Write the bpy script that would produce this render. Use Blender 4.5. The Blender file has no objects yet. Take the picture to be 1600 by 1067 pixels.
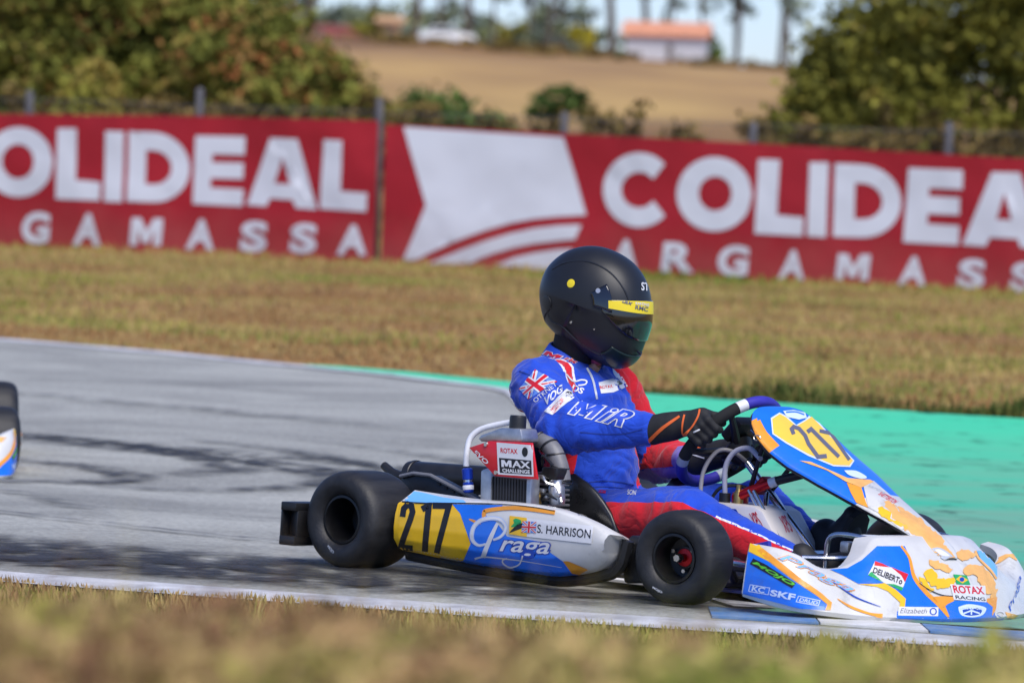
import bpy, bmesh, math, random
import numpy as np
from mathutils import Vector, Matrix, noise
from mathutils.bvhtree import BVHTree
from mathutils.geometry import tessellate_polygon

random.seed(7)
R = math.radians
scene = bpy.context.scene
col = scene.collection

# ------------------------------------------------------------------ camera
cam_data = bpy.data.cameras.new("camera")
cam = bpy.data.objects.new("camera", cam_data)
col.objects.link(cam)
cam_data.sensor_width = 36.0
cam_data.lens = 36.0 * 7280.0 / 1600.0
cam_data.clip_start = 0.5
cam_data.clip_end = 5000.0
cam.matrix_world = (Matrix.Translation((0, 0, 1.3)) @ Matrix.Rotation(R(90) - math.atan(354.5 / 7280.0), 4, 'X')
                    @ Matrix.Rotation(R(2.0), 4, 'Z'))
cam_data.dof.use_dof = True
cam_data.dof.focus_distance = 13.05
cam_data.dof.aperture_fstop = 4.4
scene.camera = cam

# ------------------------------------------------------------------ world, sun, exposure
SUN_EL = R(54)          # sun high behind the camera, to its right
sun_dir = Vector((math.cos(SUN_EL) * math.cos(R(-66)), math.cos(SUN_EL) * math.sin(R(-66)), math.sin(SUN_EL)))
world = bpy.data.worlds.new("World")
scene.world = world
world.use_nodes = True
wn = world.node_tree.nodes
wl = world.node_tree.links
bg = wn['Background']
sky = wn.new('ShaderNodeTexSky')
sky.sky_type = 'NISHITA'
sky.sun_disc = False
sky.sun_elevation = SUN_EL
sky.sun_rotation = math.atan2(sun_dir.x, sun_dir.y)
sky.air_density = 1.0
sky.dust_density = 0.2
sky.ozone_density = 2.5
tint = wn.new('ShaderNodeMix')            # cool daylight white balance over the whole sky
tint.data_type = 'RGBA'; tint.blend_type = 'MULTIPLY'; tint.inputs[0].default_value = 1.0
tint.inputs[7].default_value = (.70, .84, 1.26, 1)
wl.new(sky.outputs[0], tint.inputs[6]); wl.new(tint.outputs[2], bg.inputs[0])
bg.inputs[1].default_value = 0.072
sun_data = bpy.data.lights.new("sun", 'SUN')
sun = bpy.data.objects.new("sun", sun_data)
col.objects.link(sun)
sun_data.energy = 2.3
sun_data.angle = R(42)
sun_data.color = (1.0, 0.94, 0.86)
sun.rotation_euler = sun_dir.to_track_quat('Z', 'Y').to_euler()
scene.view_settings.view_transform = 'Standard'
scene.view_settings.look = 'None'
scene.view_settings.gamma = 1.0
scene.view_settings.exposure = 0.85
scene.cycles.use_denoising = True
scene.cycles.max_bounces = 6
scene.cycles.transparent_max_bounces = 8

# ------------------------------------------------------------------ materials
MATS = {}
def mat(name, color, rough=0.5, metal=0.0, var=0.0, vscale=20.0, coat=0.0, bump=0.0, bscale=60.0, spec=0.5, trans=0.0, color2=None, stretch=None, dirt=0.0):
    if name in MATS: return MATS[name]
    m = bpy.data.materials.new(name); m.use_nodes = True
    nt = m.node_tree; N = nt.nodes; L = nt.links
    b = N['Principled BSDF']
    b.inputs['Base Color'].default_value = (*color, 1)
    b.inputs['Roughness'].default_value = rough
    b.inputs['Metallic'].default_value = metal
    b.inputs['Specular IOR Level'].default_value = spec
    if coat: b.inputs['Coat Weight'].default_value = coat; b.inputs['Coat Roughness'].default_value = 0.12
    if trans: b.inputs['Transmission Weight'].default_value = trans
    tc = N.new('ShaderNodeTexCoord'); src = tc.outputs['Object']
    if stretch:
        mp = N.new('ShaderNodeMapping'); mp.inputs['Scale'].default_value = stretch; L.new(src, mp.inputs[0]); src = mp.outputs[0]
    if var or color2 or dirt:
        n = N.new('ShaderNodeTexNoise'); n.inputs['Scale'].default_value = vscale; n.inputs['Detail'].default_value = 5; n.inputs['Roughness'].default_value = 0.6
        L.new(src, n.inputs['Vector'])
        r = N.new('ShaderNodeValToRGB'); L.new(n.outputs['Fac'], r.inputs[0])
        r.color_ramp.elements[0].position = 0.32; r.color_ramp.elements[1].position = 0.68
        c2 = color2 if color2 else tuple(min(1, c * (1 + var)) for c in color)
        c1 = color if color2 else tuple(c * (1 - var) for c in color)
        r.color_ramp.elements[0].color = (*c1, 1); r.color_ramp.elements[1].color = (*c2, 1)
        src_c = r.outputs[0]
        if dirt:
            nd = N.new('ShaderNodeTexNoise'); nd.inputs['Scale'].default_value = 11; nd.inputs['Detail'].default_value = 9; nd.inputs['Roughness'].default_value = .72; L.new(src, nd.inputs['Vector'])
            rd = N.new('ShaderNodeMapRange'); rd.inputs['From Min'].default_value = .56; rd.inputs['From Max'].default_value = .74; rd.inputs['To Max'].default_value = dirt; L.new(nd.outputs['Fac'], rd.inputs[0])
            md = N.new('ShaderNodeMix'); md.data_type = 'RGBA'; L.new(rd.outputs[0], md.inputs[0]); L.new(src_c, md.inputs[6]); md.inputs[7].default_value = (.10, .085, .07, 1); src_c = md.outputs[2]
        L.new(src_c, b.inputs['Base Color'])
        mr = N.new('ShaderNodeMapRange'); mr.inputs['To Min'].default_value = max(0, rough - 0.1); mr.inputs['To Max'].default_value = min(1, rough + 0.12)
        L.new(n.outputs['Fac'], mr.inputs['Value']); L.new(mr.outputs[0], b.inputs['Roughness'])
    if bump:
        n2 = N.new('ShaderNodeTexNoise'); n2.inputs['Scale'].default_value = bscale; n2.inputs['Detail'].default_value = 4
        L.new(src, n2.inputs['Vector'])
        bp = N.new('ShaderNodeBump'); bp.inputs['Strength'].default_value = bump; bp.inputs['Distance'].default_value = 0.004
        L.new(n2.outputs['Fac'], bp.inputs['Height']); L.new(bp.outputs[0], b.inputs['Normal'])
    MATS[name] = m
    return m
def nodes_of(m): return m.node_tree.nodes, m.node_tree.links, m.node_tree.nodes['Principled BSDF']

WHITE = mat('white_bodywork', (.62, .61, .58), .32, dirt=.45, var=.10, vscale=7, coat=.3)
BLUE = mat('blue_vinyl', (.008, .16, .75), .3, dirt=.45, var=.06, coat=.4)
DKBLUE = mat('dark_blue_vinyl', (.006, .06, .42), .3, var=.08, coat=.4)
YELLOW = mat('yellow_vinyl', (.86, .50, .008), .35, dirt=.45, var=.05, coat=.3)
ORANGE = mat('orange_vinyl', (.82, .32, .02), .35, dirt=.45, var=.08, coat=.3)
BLACKV = mat('black_vinyl', (.012, .012, .015), .4, var=.1)
WHITEV = mat('white_vinyl', (.68, .68, .69), .4, var=.04)
REDV = mat('red_vinyl', (.62, .012, .02), .35, var=.06, coat=.2)
GREENV = mat('green_vinyl', (.02, .35, .10), .4, var=.06)
LIME = mat('lime_vinyl', (.12, .55, .03), .4, var=.06)
GREYV = mat('grey_vinyl', (.42, .46, .52), .4, var=.06)
PLASTIC = mat('black_plastic', (.012, .012, .013), .42, var=.25, vscale=9, bump=.15, bscale=120)
RUBBER = mat('tyre_rubber', (.006, .006, .007), .55, color2=(.020, .020, .021), vscale=26, bump=.25, bscale=160, stretch=(1, .15, 1))
STEEL = mat('bright_steel', (.62, .62, .62), .22, 1.0, var=.08)
ALLOY = mat('cast_alloy', (.50, .50, .50), .42, .9, var=.15, vscale=40)
DARKMET = mat('dark_metal', (.05, .05, .052), .4, .7, var=.3)
RIMBLK = mat('black_wheel', (.01, .01, .011), .35, .2, var=.2)
CARBON = mat('black_fibreglass', (.018, .018, .019), .28, var=.2, vscale=30)
TANKW = mat('milky_tank', (.72, .67, .62), .4, var=.06, vscale=8)
REDMET = mat('red_anodised', (.50, .01, .015), .3, .6)
BLUEMET = mat('blue_anodised', (.01, .05, .42), .3, .5)
HOSEW = mat('white_hose', (.72, .73, .75), .4, var=.05)
HOSEC = mat('clear_hose', (.42, .42, .50), .25, var=.05)
CHROMEDK = mat('radiator_fins', (.10, .10, .11), .5, .6)
PURPLE = mat('purple_grip', (.03, .022, .32), .55, var=.15, bump=.2)
SUEDE = mat('black_suede', (.010, .010, .011), .9, var=.3, bump=.3, bscale=300)

# ------------------------------------------------------------------ object helpers
def link(o, parent=None):
    col.objects.link(o)
    if parent is not None: o.parent = parent
    return o
def tag(o, label=None, cat=None, group=None, kind=None):
    if label: o['label'] = label
    if cat: o['category'] = cat
    if group: o['group'] = group
    if kind: o['kind'] = kind
    return o
def empty(name, parent=None, M=None):
    o = bpy.data.objects.new(name, None); o.empty_display_size = 0.1; link(o, parent)
    if M is not None: o.matrix_local = M
    return o
def mesh(name, v, f, m, parent=None, smooth=True, auto=None):
    me = bpy.data.meshes.new(name); me.from_pydata([tuple(map(float, p)) for p in v], [], [tuple(map(int, q)) for q in f]); me.update()
    ms = m if isinstance(m, (list, tuple)) else [m]
    for k in ms: me.materials.append(k)
    if smooth:
        me.polygons.foreach_set('use_smooth', [True] * len(me.polygons))
        if auto is not None: me.set_sharp_from_angle(angle=R(auto))
    o = bpy.data.objects.new(name, me); return link(o, parent)
class G:
    """collects geometry for one mesh"""
    def __init__(s): s.v = []; s.f = []
    def add(s, v, f):
        o = len(s.v); s.v += [tuple(p) for p in v]; s.f += [tuple(i + o for i in q) for q in f]; return s
    def box(s, c, d, rot=None):
        x, y, z = (k / 2 for k in d); c = Vector(c)
        vs = [Vector((a * x, b * y, e * z)) for a in (-1, 1) for b in (-1, 1) for e in (-1, 1)]
        if rot is not None: vs = [rot @ q for q in vs]
        return s.add([c + q for q in vs], [(0, 1, 3, 2), (4, 6, 7, 5), (0, 4, 5, 1), (2, 3, 7, 6), (0, 2, 6, 4), (1, 5, 7, 3)])
    def tube(s, pts, r, seg=10, smooth=0, caps=True):
        p = [Vector(q) for q in pts]
        if smooth: p = crom(p, smooth)
        n = len(p); rr = r if isinstance(r, (list, tuple)) else [r] * n
        if len(rr) != n: rr = list(np.interp(np.linspace(0, 1, n), np.linspace(0, 1, len(rr)), rr))
        t0 = (p[1] - p[0]).normalized(); u = t0.orthogonal().normalized(); vs = []; fs = []
        for i in range(n):
            t = (p[min(i + 1, n - 1)] - p[max(i - 1, 0)]).normalized()
            u = (u - t * u.dot(t)).normalized(); w = t.cross(u)
            for k in range(seg):
                a = 2 * math.pi * k / seg; vs.append(p[i] + (u * math.cos(a) + w * math.sin(a)) * rr[i])
        for i in range(n - 1):
            for k in range(seg):
                a, b = i * seg + k, i * seg + (k + 1) % seg; fs.append((a, b, b + seg, a + seg))
        if caps: fs.append(tuple(range(seg - 1, -1, -1))); fs.append(tuple((n - 1) * seg + k for k in range(seg)))
        return s.add(vs, fs)
    def lathe(s, prof, axis_o, axis_d, seg=32, close=False):
        """prof: (radius, distance along axis)"""
        o = Vector(axis_o); d = Vector(axis_d).normalized(); u = d.orthogonal().normalized(); w = d.cross(u); vs = []; fs = []
        for (r, h) in prof:
            for k in range(seg):
                a = 2 * math.pi * k / seg; vs.append(o + d * h + (u * math.cos(a) + w * math.sin(a)) * r)
        n = len(prof)
        for i in range(n - 1 + (1 if close else 0)):
            for k in range(seg):
                a, b = i * seg + k, i * seg + (k + 1) % seg; c, e = ((i + 1) % n) * seg + (k + 1) % seg, ((i + 1) % n) * seg + k
                fs.append((a, b, c, e))
        return s.add(vs, fs)
    def prism(s, poly, y0, y1):
        """poly in (x, z), extruded in y"""
        n = len(poly); vs = [(x, y0, z) for x, z in poly] + [(x, y1, z) for x, z in poly]
        fs = [tuple(range(n)), tuple(range(2 * n - 1, n - 1, -1))] + [(i, i + n, (i + 1) % n + n, (i + 1) % n) for i in range(n)]
        return s.add(vs, fs)
    def make(s, name, m, parent=None, smooth=True, auto=40, bevel=0, seg=2):
        o = mesh(name, s.v, s.f, m, parent, smooth, auto)
        bm = bmesh.new(); bm.from_mesh(o.data); bmesh.ops.recalc_face_normals(bm, faces=bm.faces)
        if bevel:
            es = [e for e in bm.edges if len(e.link_faces) == 2 and e.calc_face_angle(0) > R(35)]
            bmesh.ops.bevel(bm, geom=es, offset=bevel, segments=seg, affect='EDGES', profile=.5, clamp_overlap=True)
        bm.to_mesh(o.data); bm.free()
        if smooth:
            o.data.polygons.foreach_set('use_smooth', [True] * len(o.data.polygons)); o.data.set_sharp_from_angle(angle=R(auto))
        return o
def crom(p, k):
    p = [Vector(q) for q in p]; out = []
    for i in range(len(p) - 1):
        a, b, c, d = p[max(i - 1, 0)], p[i], p[i + 1], p[min(i + 2, len(p) - 1)]
        for j in range(k):
            t = j / k; out.append(.5 * ((2 * b) + (c - a) * t + (2 * a - 5 * b + 4 * c - d) * t * t + (3 * b - a - 3 * c + d) * t ** 3))
    out.append(p[-1]); return out
def grid_mesh(name, rows, m, parent=None, closed=False, auto=None, flip=False):
    """rows: list of equal-length lists of points"""
    n = len(rows[0]); v = [p for r in rows for p in r]; f = []
    for i in range(len(rows) - 1):
        for j in range(n - 1 + (1 if closed else 0)):
            a, b = i * n + j, i * n + (j + 1) % n; q = (a, b, b + n, a + n); f.append(q[::-1] if flip else q)
    return mesh(name, v, f, m, parent, True, auto)
def copy_tree(o, parent=None):
    c = o.copy(); col.objects.link(c); c.parent = parent
    for k in ('label', 'category', 'group'):
        if k in c: del c[k]
    for ch in list(o.children): copy_tree(ch, c)
    return c

# ------------------------------------------------------------------ signed-distance bodies (for people, gloves, boots)
def surface_nets(f, o, h):
    nx, ny, nz = f.shape; s = f < 0
    cnt = np.zeros((nx - 1, ny - 1, nz - 1)); acc = np.zeros((nx - 1, ny - 1, nz - 1, 3))
    idx = np.stack(np.meshgrid(np.arange(nx - 1), np.arange(ny - 1), np.arange(nz - 1), indexing='ij'), -1).astype(float)
    def cut(dx, dy, dz): return (slice(dx, nx - 1 + dx), slice(dy, ny - 1 + dy), slice(dz, nz - 1 + dz))
    for ax in range(3):
        o1, o2 = [k for k in range(3) if k != ax]
        for a in (0, 1):
            for b in (0, 1):
                d0 = [0, 0, 0]; d0[o1] = a; d0[o2] = b; d1 = list(d0); d1[ax] = 1
                fa, fb = f[cut(*d0)], f[cut(*d1)]; ch = (fa < 0) != (fb < 0)
                t = np.where(ch, fa / np.where(fa - fb == 0, 1, fa - fb), 0)
                p = idx + np.array(d0); p = p.copy(); p[..., ax] += t
                acc += np.where(ch[..., None], p, 0); cnt += ch
    act = cnt > 0; ids = -np.ones(act.shape, int); ids[act] = np.arange(act.sum())
    V = np.array(o) + h * (acc[act] / cnt[act][:, None]); F = []
    for ax in range(3):
        o1, o2 = (ax + 1) % 3, (ax + 2) % 3
        sl0 = [slice(None)] * 3; sl1 = [slice(None)] * 3; sl0[ax] = slice(0, -1); sl1[ax] = slice(1, None)
        ch = s[tuple(sl0)] != s[tuple(sl1)]; ins = s[tuple(sl0)]
        P = np.argwhere(ch); P = P[(P[:, o1] > 0) & (P[:, o2] > 0) & (P[:, o1] < f.shape[o1] - 1) & (P[:, o2] < f.shape[o2] - 1)]
        e1 = np.zeros(3, int); e1[o1] = 1; e2 = np.zeros(3, int); e2[o2] = 1
        q = np.stack([ids[tuple((P - e1 - e2).T)], ids[tuple((P - e2).T)], ids[tuple(P.T)], ids[tuple((P - e1).T)]], 1)
        inn = ins[tuple(P.T)]; q[~inn] = q[~inn][:, ::-1]; F.append(q)
    F = np.concatenate(F); F = F[(F >= 0).all(1)]
    return V, F
def sdf_mesh(prims, h, k=.02, pad=.03, cut=None):
    """prims: (a, b, ra, rb[, squash]) round cones; squash = (axis vector, factor) flattens across an axis"""
    pts = np.array([p for q in prims for p in (q[0], q[1])], float); rm = max(max(q[2], q[3]) for q in prims)
    lo = pts.min(0) - rm - pad; hi = pts.max(0) + rm + pad; n = np.ceil((hi - lo) / h).astype(int) + 1
    X = np.stack(np.meshgrid(*[lo[i] + h * np.arange(n[i]) for i in range(3)], indexing='ij'), -1)
    D = None
    for q in prims:
        a, b, ra, rb = np.array(q[0], float), np.array(q[1], float), q[2], q[3]; kk = q[5] if len(q) > 5 else k
        P = X
        if len(q) > 4 and q[4] is not None:
            ax, fac = np.array(q[4][0], float), q[4][1]; ax /= np.linalg.norm(ax); c = (a + b) / 2
            P = X + ((X - c) @ ax)[..., None] * ax * (1 / fac - 1)
            a = a + ((a - c) @ ax) * ax * (1 / fac - 1); b = b + ((b - c) @ ax) * ax * (1 / fac - 1)
        ba = b - a; l2 = max(ba @ ba, 1e-9); t = np.clip(((P - a) @ ba) / l2, 0, 1)
        d = np.linalg.norm(P - a - t[..., None] * ba, axis=-1) - (ra + (rb - ra) * t)
        if D is None: D = d
        else:
            e = np.clip(.5 + .5 * (D - d) / kk, 0, 1); D = D * (1 - e) + d * e - kk * e * (1 - e)
    if cut is not None: D = cut(X, D)
    return surface_nets(D, lo, h)

# ------------------------------------------------------------------ flat print laid on surfaces
_tree = {}
def bvh(o):
    if o.name not in _tree:
        bm = bmesh.new(); bm.from_mesh(o.data); bmesh.ops.triangulate(bm, faces=bm.faces); _tree[o.name] = BVHTree.FromBMesh(bm); bm.free()
    return _tree[o.name]
class Frame:
    """a drawing plane: points (u, v) lie at O + u R + v U and are laid on a surface along -N"""
    def __init__(s, n, up=(0, 0, 1), o=(0, 0, 0)):
        s.n = Vector(n).normalized(); s.r = Vector(up).cross(s.n).normalized(); s.u = s.n.cross(s.r); s.o = Vector(o)
    def to2(s, p): d = Vector(p) - s.o; return (d.dot(s.r), d.dot(s.u))
    def at(s, u, v): return s.o + s.r * u + s.u * v
    def mirror(s):
        k = Frame(s.n, s.u, s.o)
        for a in ('n', 'r', 'u', 'o'): q = getattr(s, a).copy(); q.y = -q.y; setattr(k, a, q)
        return k
BAKED = {}
_txt = {}
def text_tris(s, bold=0.0, shear=0.0):
    key = (s, bold, shear)
    if key in _txt: return _txt[key]
    cu = bpy.data.curves.new('t', 'FONT'); cu.body = s; cu.offset = bold; cu.shear = shear; cu.resolution_u = 4
    ob = bpy.data.objects.new('t', cu); col.objects.link(ob)
    dg = bpy.context.evaluated_depsgraph_get(); me = ob.evaluated_get(dg).to_mesh()
    me.calc_loop_triangles()
    V = np.array([v.co[:2] for v in me.vertices]).reshape(-1, 2); T = [tuple(t.vertices) for t in me.loop_triangles]
    ob.evaluated_get(dg).to_mesh_clear(); bpy.data.objects.remove(ob); bpy.data.curves.remove(cu)
    lo, hi = V.min(0), V.max(0)
    if bold: lo, hi = text_box(s, shear)
    else: _box[(s, shear)] = (lo, hi)
    V = (V - lo) / (hi - lo); _txt[key] = (V, T); return _txt[key]
_box = {}
def text_box(s, shear):
    if (s, shear) not in _box: text_tris(s, 0.0, shear)
    return _box[(s, shear)]
def poly_tris(loops):
    V = [p for l in loops for p in l]; T = tessellate_polygon([[Vector((x, y, 0)) for x, y in l] for l in loops]); return V, [tuple(t) for t in T]
def ribbon(p, w, closed=False):
    """stroke outline of a 2D polyline"""
    p = [Vector(q) for q in p]; n = len(p); V = []; T = []
    ww = w if isinstance(w, (list, tuple)) else [w] * n
    if len(ww) != n: ww = list(np.interp(np.linspace(0, 1, n), np.linspace(0, 1, len(ww)), ww))
    for i in range(n):
        a = p[(i - 1) % n] if closed or i else p[0]; b = p[(i + 1) % n] if closed or i < n - 1 else p[-1]
        d0 = (p[i] - a); d1 = (b - p[i]); t = ((d0.normalized() if d0.length > 1e-9 else Vector((0, 0))) + (d1.normalized() if d1.length > 1e-9 else Vector((0, 0)))).normalized()
        nn = Vector((-t.y, t.x)); k = 1.0
        if d0.length > 1e-9 and d1.length > 1e-9: k = 1 / max(.55, nn.dot(Vector((-d0.y, d0.x)).normalized()))
        V += [tuple(p[i] + nn * ww[i] * .5 * k), tuple(p[i] - nn * ww[i] * .5 * k)]
    for i in range(n - 1 + (1 if closed else 0)):
        a, b = 2 * i, 2 * ((i + 1) % n); T += [(a, a + 1, b + 1), (a, b + 1, b)]
    return V, T
def smooth2(p, k=6): return [(q.x, q.y) for q in crom([Vector((x, y, 0)) for x, y in p], k)]
def lay(name, V, T, fr, target, m, parent, level=0, maxlen=.02, lift=.0012, step=.00035, single=False):
    """lay flat 2D triangles on the target's surface"""
    bm = bmesh.new(); vs = [bm.verts.new((x, y, 0)) for x, y in V]
    for t in T:
        try: bm.faces.new([vs[i] for i in t])
        except ValueError: pass
    for _ in range(5):
        es = [e for e in bm.edges if e.calc_length() > maxlen]
        if not es: break
        bmesh.ops.subdivide_edges(bm, edges=es, cuts=1); bmesh.ops.triangulate(bm, faces=bm.faces)
    tr = bvh(target); off = lift + step * level; dead = []
    for v in bm.verts:
        o = fr.at(v.co.x, v.co.y); loc, nor, _, _ = tr.ray_cast(o + fr.n * 3.0, -fr.n)
        if loc is None: dead.append(v); continue
        if nor.dot(fr.n) < 0: nor = -nor
        v.co = loc + nor * off
    if dead: bmesh.ops.delete(bm, geom=dead, context='VERTS')
    # drop faces torn across a depth step
    bad = [f for f in bm.faces if max(e.calc_length() for e in f.edges) > maxlen * 4]
    if bad: bmesh.ops.delete(bm, geom=bad, context='FACES')
    if single and bm.verts:          # keep one sheet: drop slivers cut off at a rim
        seen = set(); groups = []
        for v in bm.verts:
            if v in seen: continue
            st = [v]; seen.add(v); g_ = []
            while st:
                q = st.pop(); g_.append(q)
                for e in q.link_edges:
                    w = e.other_vert(q)
                    if w not in seen: seen.add(w); st.append(w)
            groups.append(g_)
        groups.sort(key=len); small = [v for g_ in groups[:-1] for v in g_]
        if small: bmesh.ops.delete(bm, geom=small, context='VERTS')
    bmesh.ops.recalc_face_normals(bm, faces=bm.faces)
    me = bpy.data.meshes.new(name); bm.to_mesh(me); bm.free(); me.materials.append(m)
    me.polygons.foreach_set('use_smooth', [True] * len(me.polygons))
    return link(bpy.data.objects.new(name, me), parent)
def quad_map(V, q):
    """unit square -> quad given as top-left, top-right, bottom-right, bottom-left"""
    tl, tr, br, bl = [np.array(k) for k in q]
    return [tuple((bl * (1 - x) + br * x) * (1 - y) + (tl * (1 - x) + tr * x) * y) for x, y in V]
MIR = False
def dec(key, kind, name, m, target, fr, parent=None, level=0, **k):
    pts = BAKED.get(key)
    if not pts: return None
    sub = k.get('maxlen', .010)
    if kind == 'poly': V, T = poly_tris([pts])
    elif kind == 'spoly':
        q = smooth2(pts + pts[:1], 5)[:-1]
        if name == 'blotch': q = [(x + .007 * noise.noise(Vector((x * 90, y * 90, 1))), y + .007 * noise.noise(Vector((x * 90, y * 90, 8)))) for x, y in smooth2(q + q[:1], 3)[:-1]]
        V, T = poly_tris([q])
    elif kind == 'ring':   # outer points then inner points, equal numbers
        n = len(pts) // 2; V, T = poly_tris([smooth2(pts[:n] + pts[:1], 4)[:-1], smooth2(pts[n:] + pts[n:n + 1], 4)[:-1]])
    elif kind == 'hole':
        n = k['n']; V, T = poly_tris([pts[:n], pts[n:]])
    elif kind == 'line': V, T = ribbon(smooth2(pts, 6), k['w'])
    elif kind == 'pline': V, T = ribbon(pts, k['w'])
    elif kind == 'text':
        q = pts if not k.get('flipx') else [pts[1], pts[0], pts[3], pts[2]]
        V, T = text_tris(k['s'], k.get('bold', 0), k.get('shear', 0)); V = quad_map(V, q)
    elif kind == 'M':
        e = k.get('grow', 0); w = .25 + e
        P = [(-e, -e), (-e, 1 + e), (.30 + e * .6, 1 + e), (.5, .52 + e), (.70 - e * .6, 1 + e), (1 + e, 1 + e), (1 + e, -e), (1 - w, -e), (1 - w, .56 - e * 1.5), (.60, .10 - e), (.40, .10 - e), (w, .56 - e * 1.5), (w, -e)]
        sh = k.get('shear', 0); P = [(x + sh * (y - .5) * .6, y) for x, y in P]; V, T = poly_tris([quad_map(P, pts)])
    elif kind == 'flag': return flag(key, m, target, fr, parent, level)
    return lay(name, V, T, fr, target, m, parent, level, sub, step=k.get('step', .00035), single=kind in ('poly', 'spoly', 'line', 'pline', 'ring', 'hole', 'M'))
def flag(key, m, target, fr, parent, level):
    q = BAKED[key]
    def put(polys, mm, lv):
        V = []; T = []
        for p in polys:
            a, b = poly_tris([p]); T += [tuple(i + len(V) for i in t) for t in b]; V += list(a)
        lay('flag', quad_map(V, q), T, fr, target, mm, parent, level + lv, .012)
    put([[(0, 0), (1, 0), (1, 1), (0, 1)]], mat('flag_blue', (.10, .22, .62), .6), 0)
    w = .13; put([[(0, 0), (w, 0), (1, 1 - w), (1, 1), (1 - w, 1), (0, w)]], WHITEV, 1); put([[(0, 1), (0, 1 - w), (1 - w, 0), (1, 0), (1, w), (w, 1)]], WHITEV, 1.5)
    w = .05; put([[(0, 0), (w, 0), (1, 1 - w), (1, 1), (1 - w, 1), (0, w)]], REDV, 2); put([[(0, 1), (0, 1 - w), (1 - w, 0), (1, 0), (1, w), (w, 1)]], REDV, 2.5)
    put([[(.38, 0), (.62, 0), (.62, 1), (.38, 1)]], WHITEV, 3); put([[(0, .36), (1, .36), (1, .64), (0, .64)]], WHITEV, 3.5)
    put([[(.43, 0), (.57, 0), (.57, 1), (.43, 1)]], REDV, 4); put([[(0, .42), (1, .42), (1, .58), (0, .58)]], REDV, 4.5)

# ------------------------------------------------------------------ terrain
LEFT = Vector((math.sin(R(40)), math.cos(R(40)), 0))
def sstep(a, b, x):
    t = min(1, max(0, (x - a) / (b - a))); return t * t * (3 - 2 * t)
def ground_z(x, y):
    s = (x + .41) * LEFT.x + (y - 13.17) * LEFT.y
    z = -.0436 * max(0, min(2.3, s))                       # the bend is banked: the surface falls away behind the kart
    if y > 46:
        rise = 5.75 - .042 * x
        rise = max(3.0, min(7.5, rise))
        z += (rise + .1) * sstep(20, 345, y) ** 1.05 if y < 345 else (rise + .1) - .03 * (y - 345)
        if y < 345: z -= (rise + .1) * sstep(20, 345, 46) ** 1.05 * max(0, 1 - (y - 46) / 40)
    return max(z, -14)
def sheet(name, poly_rows, lift, m, parent=None):
    """rows of (x, y) points laid on the terrain"""
    rows = [[(x, y, ground_z(x, y) + lift) for x, y in r] for r in poly_rows]
    return grid_mesh(name, rows, m, parent)

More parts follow.
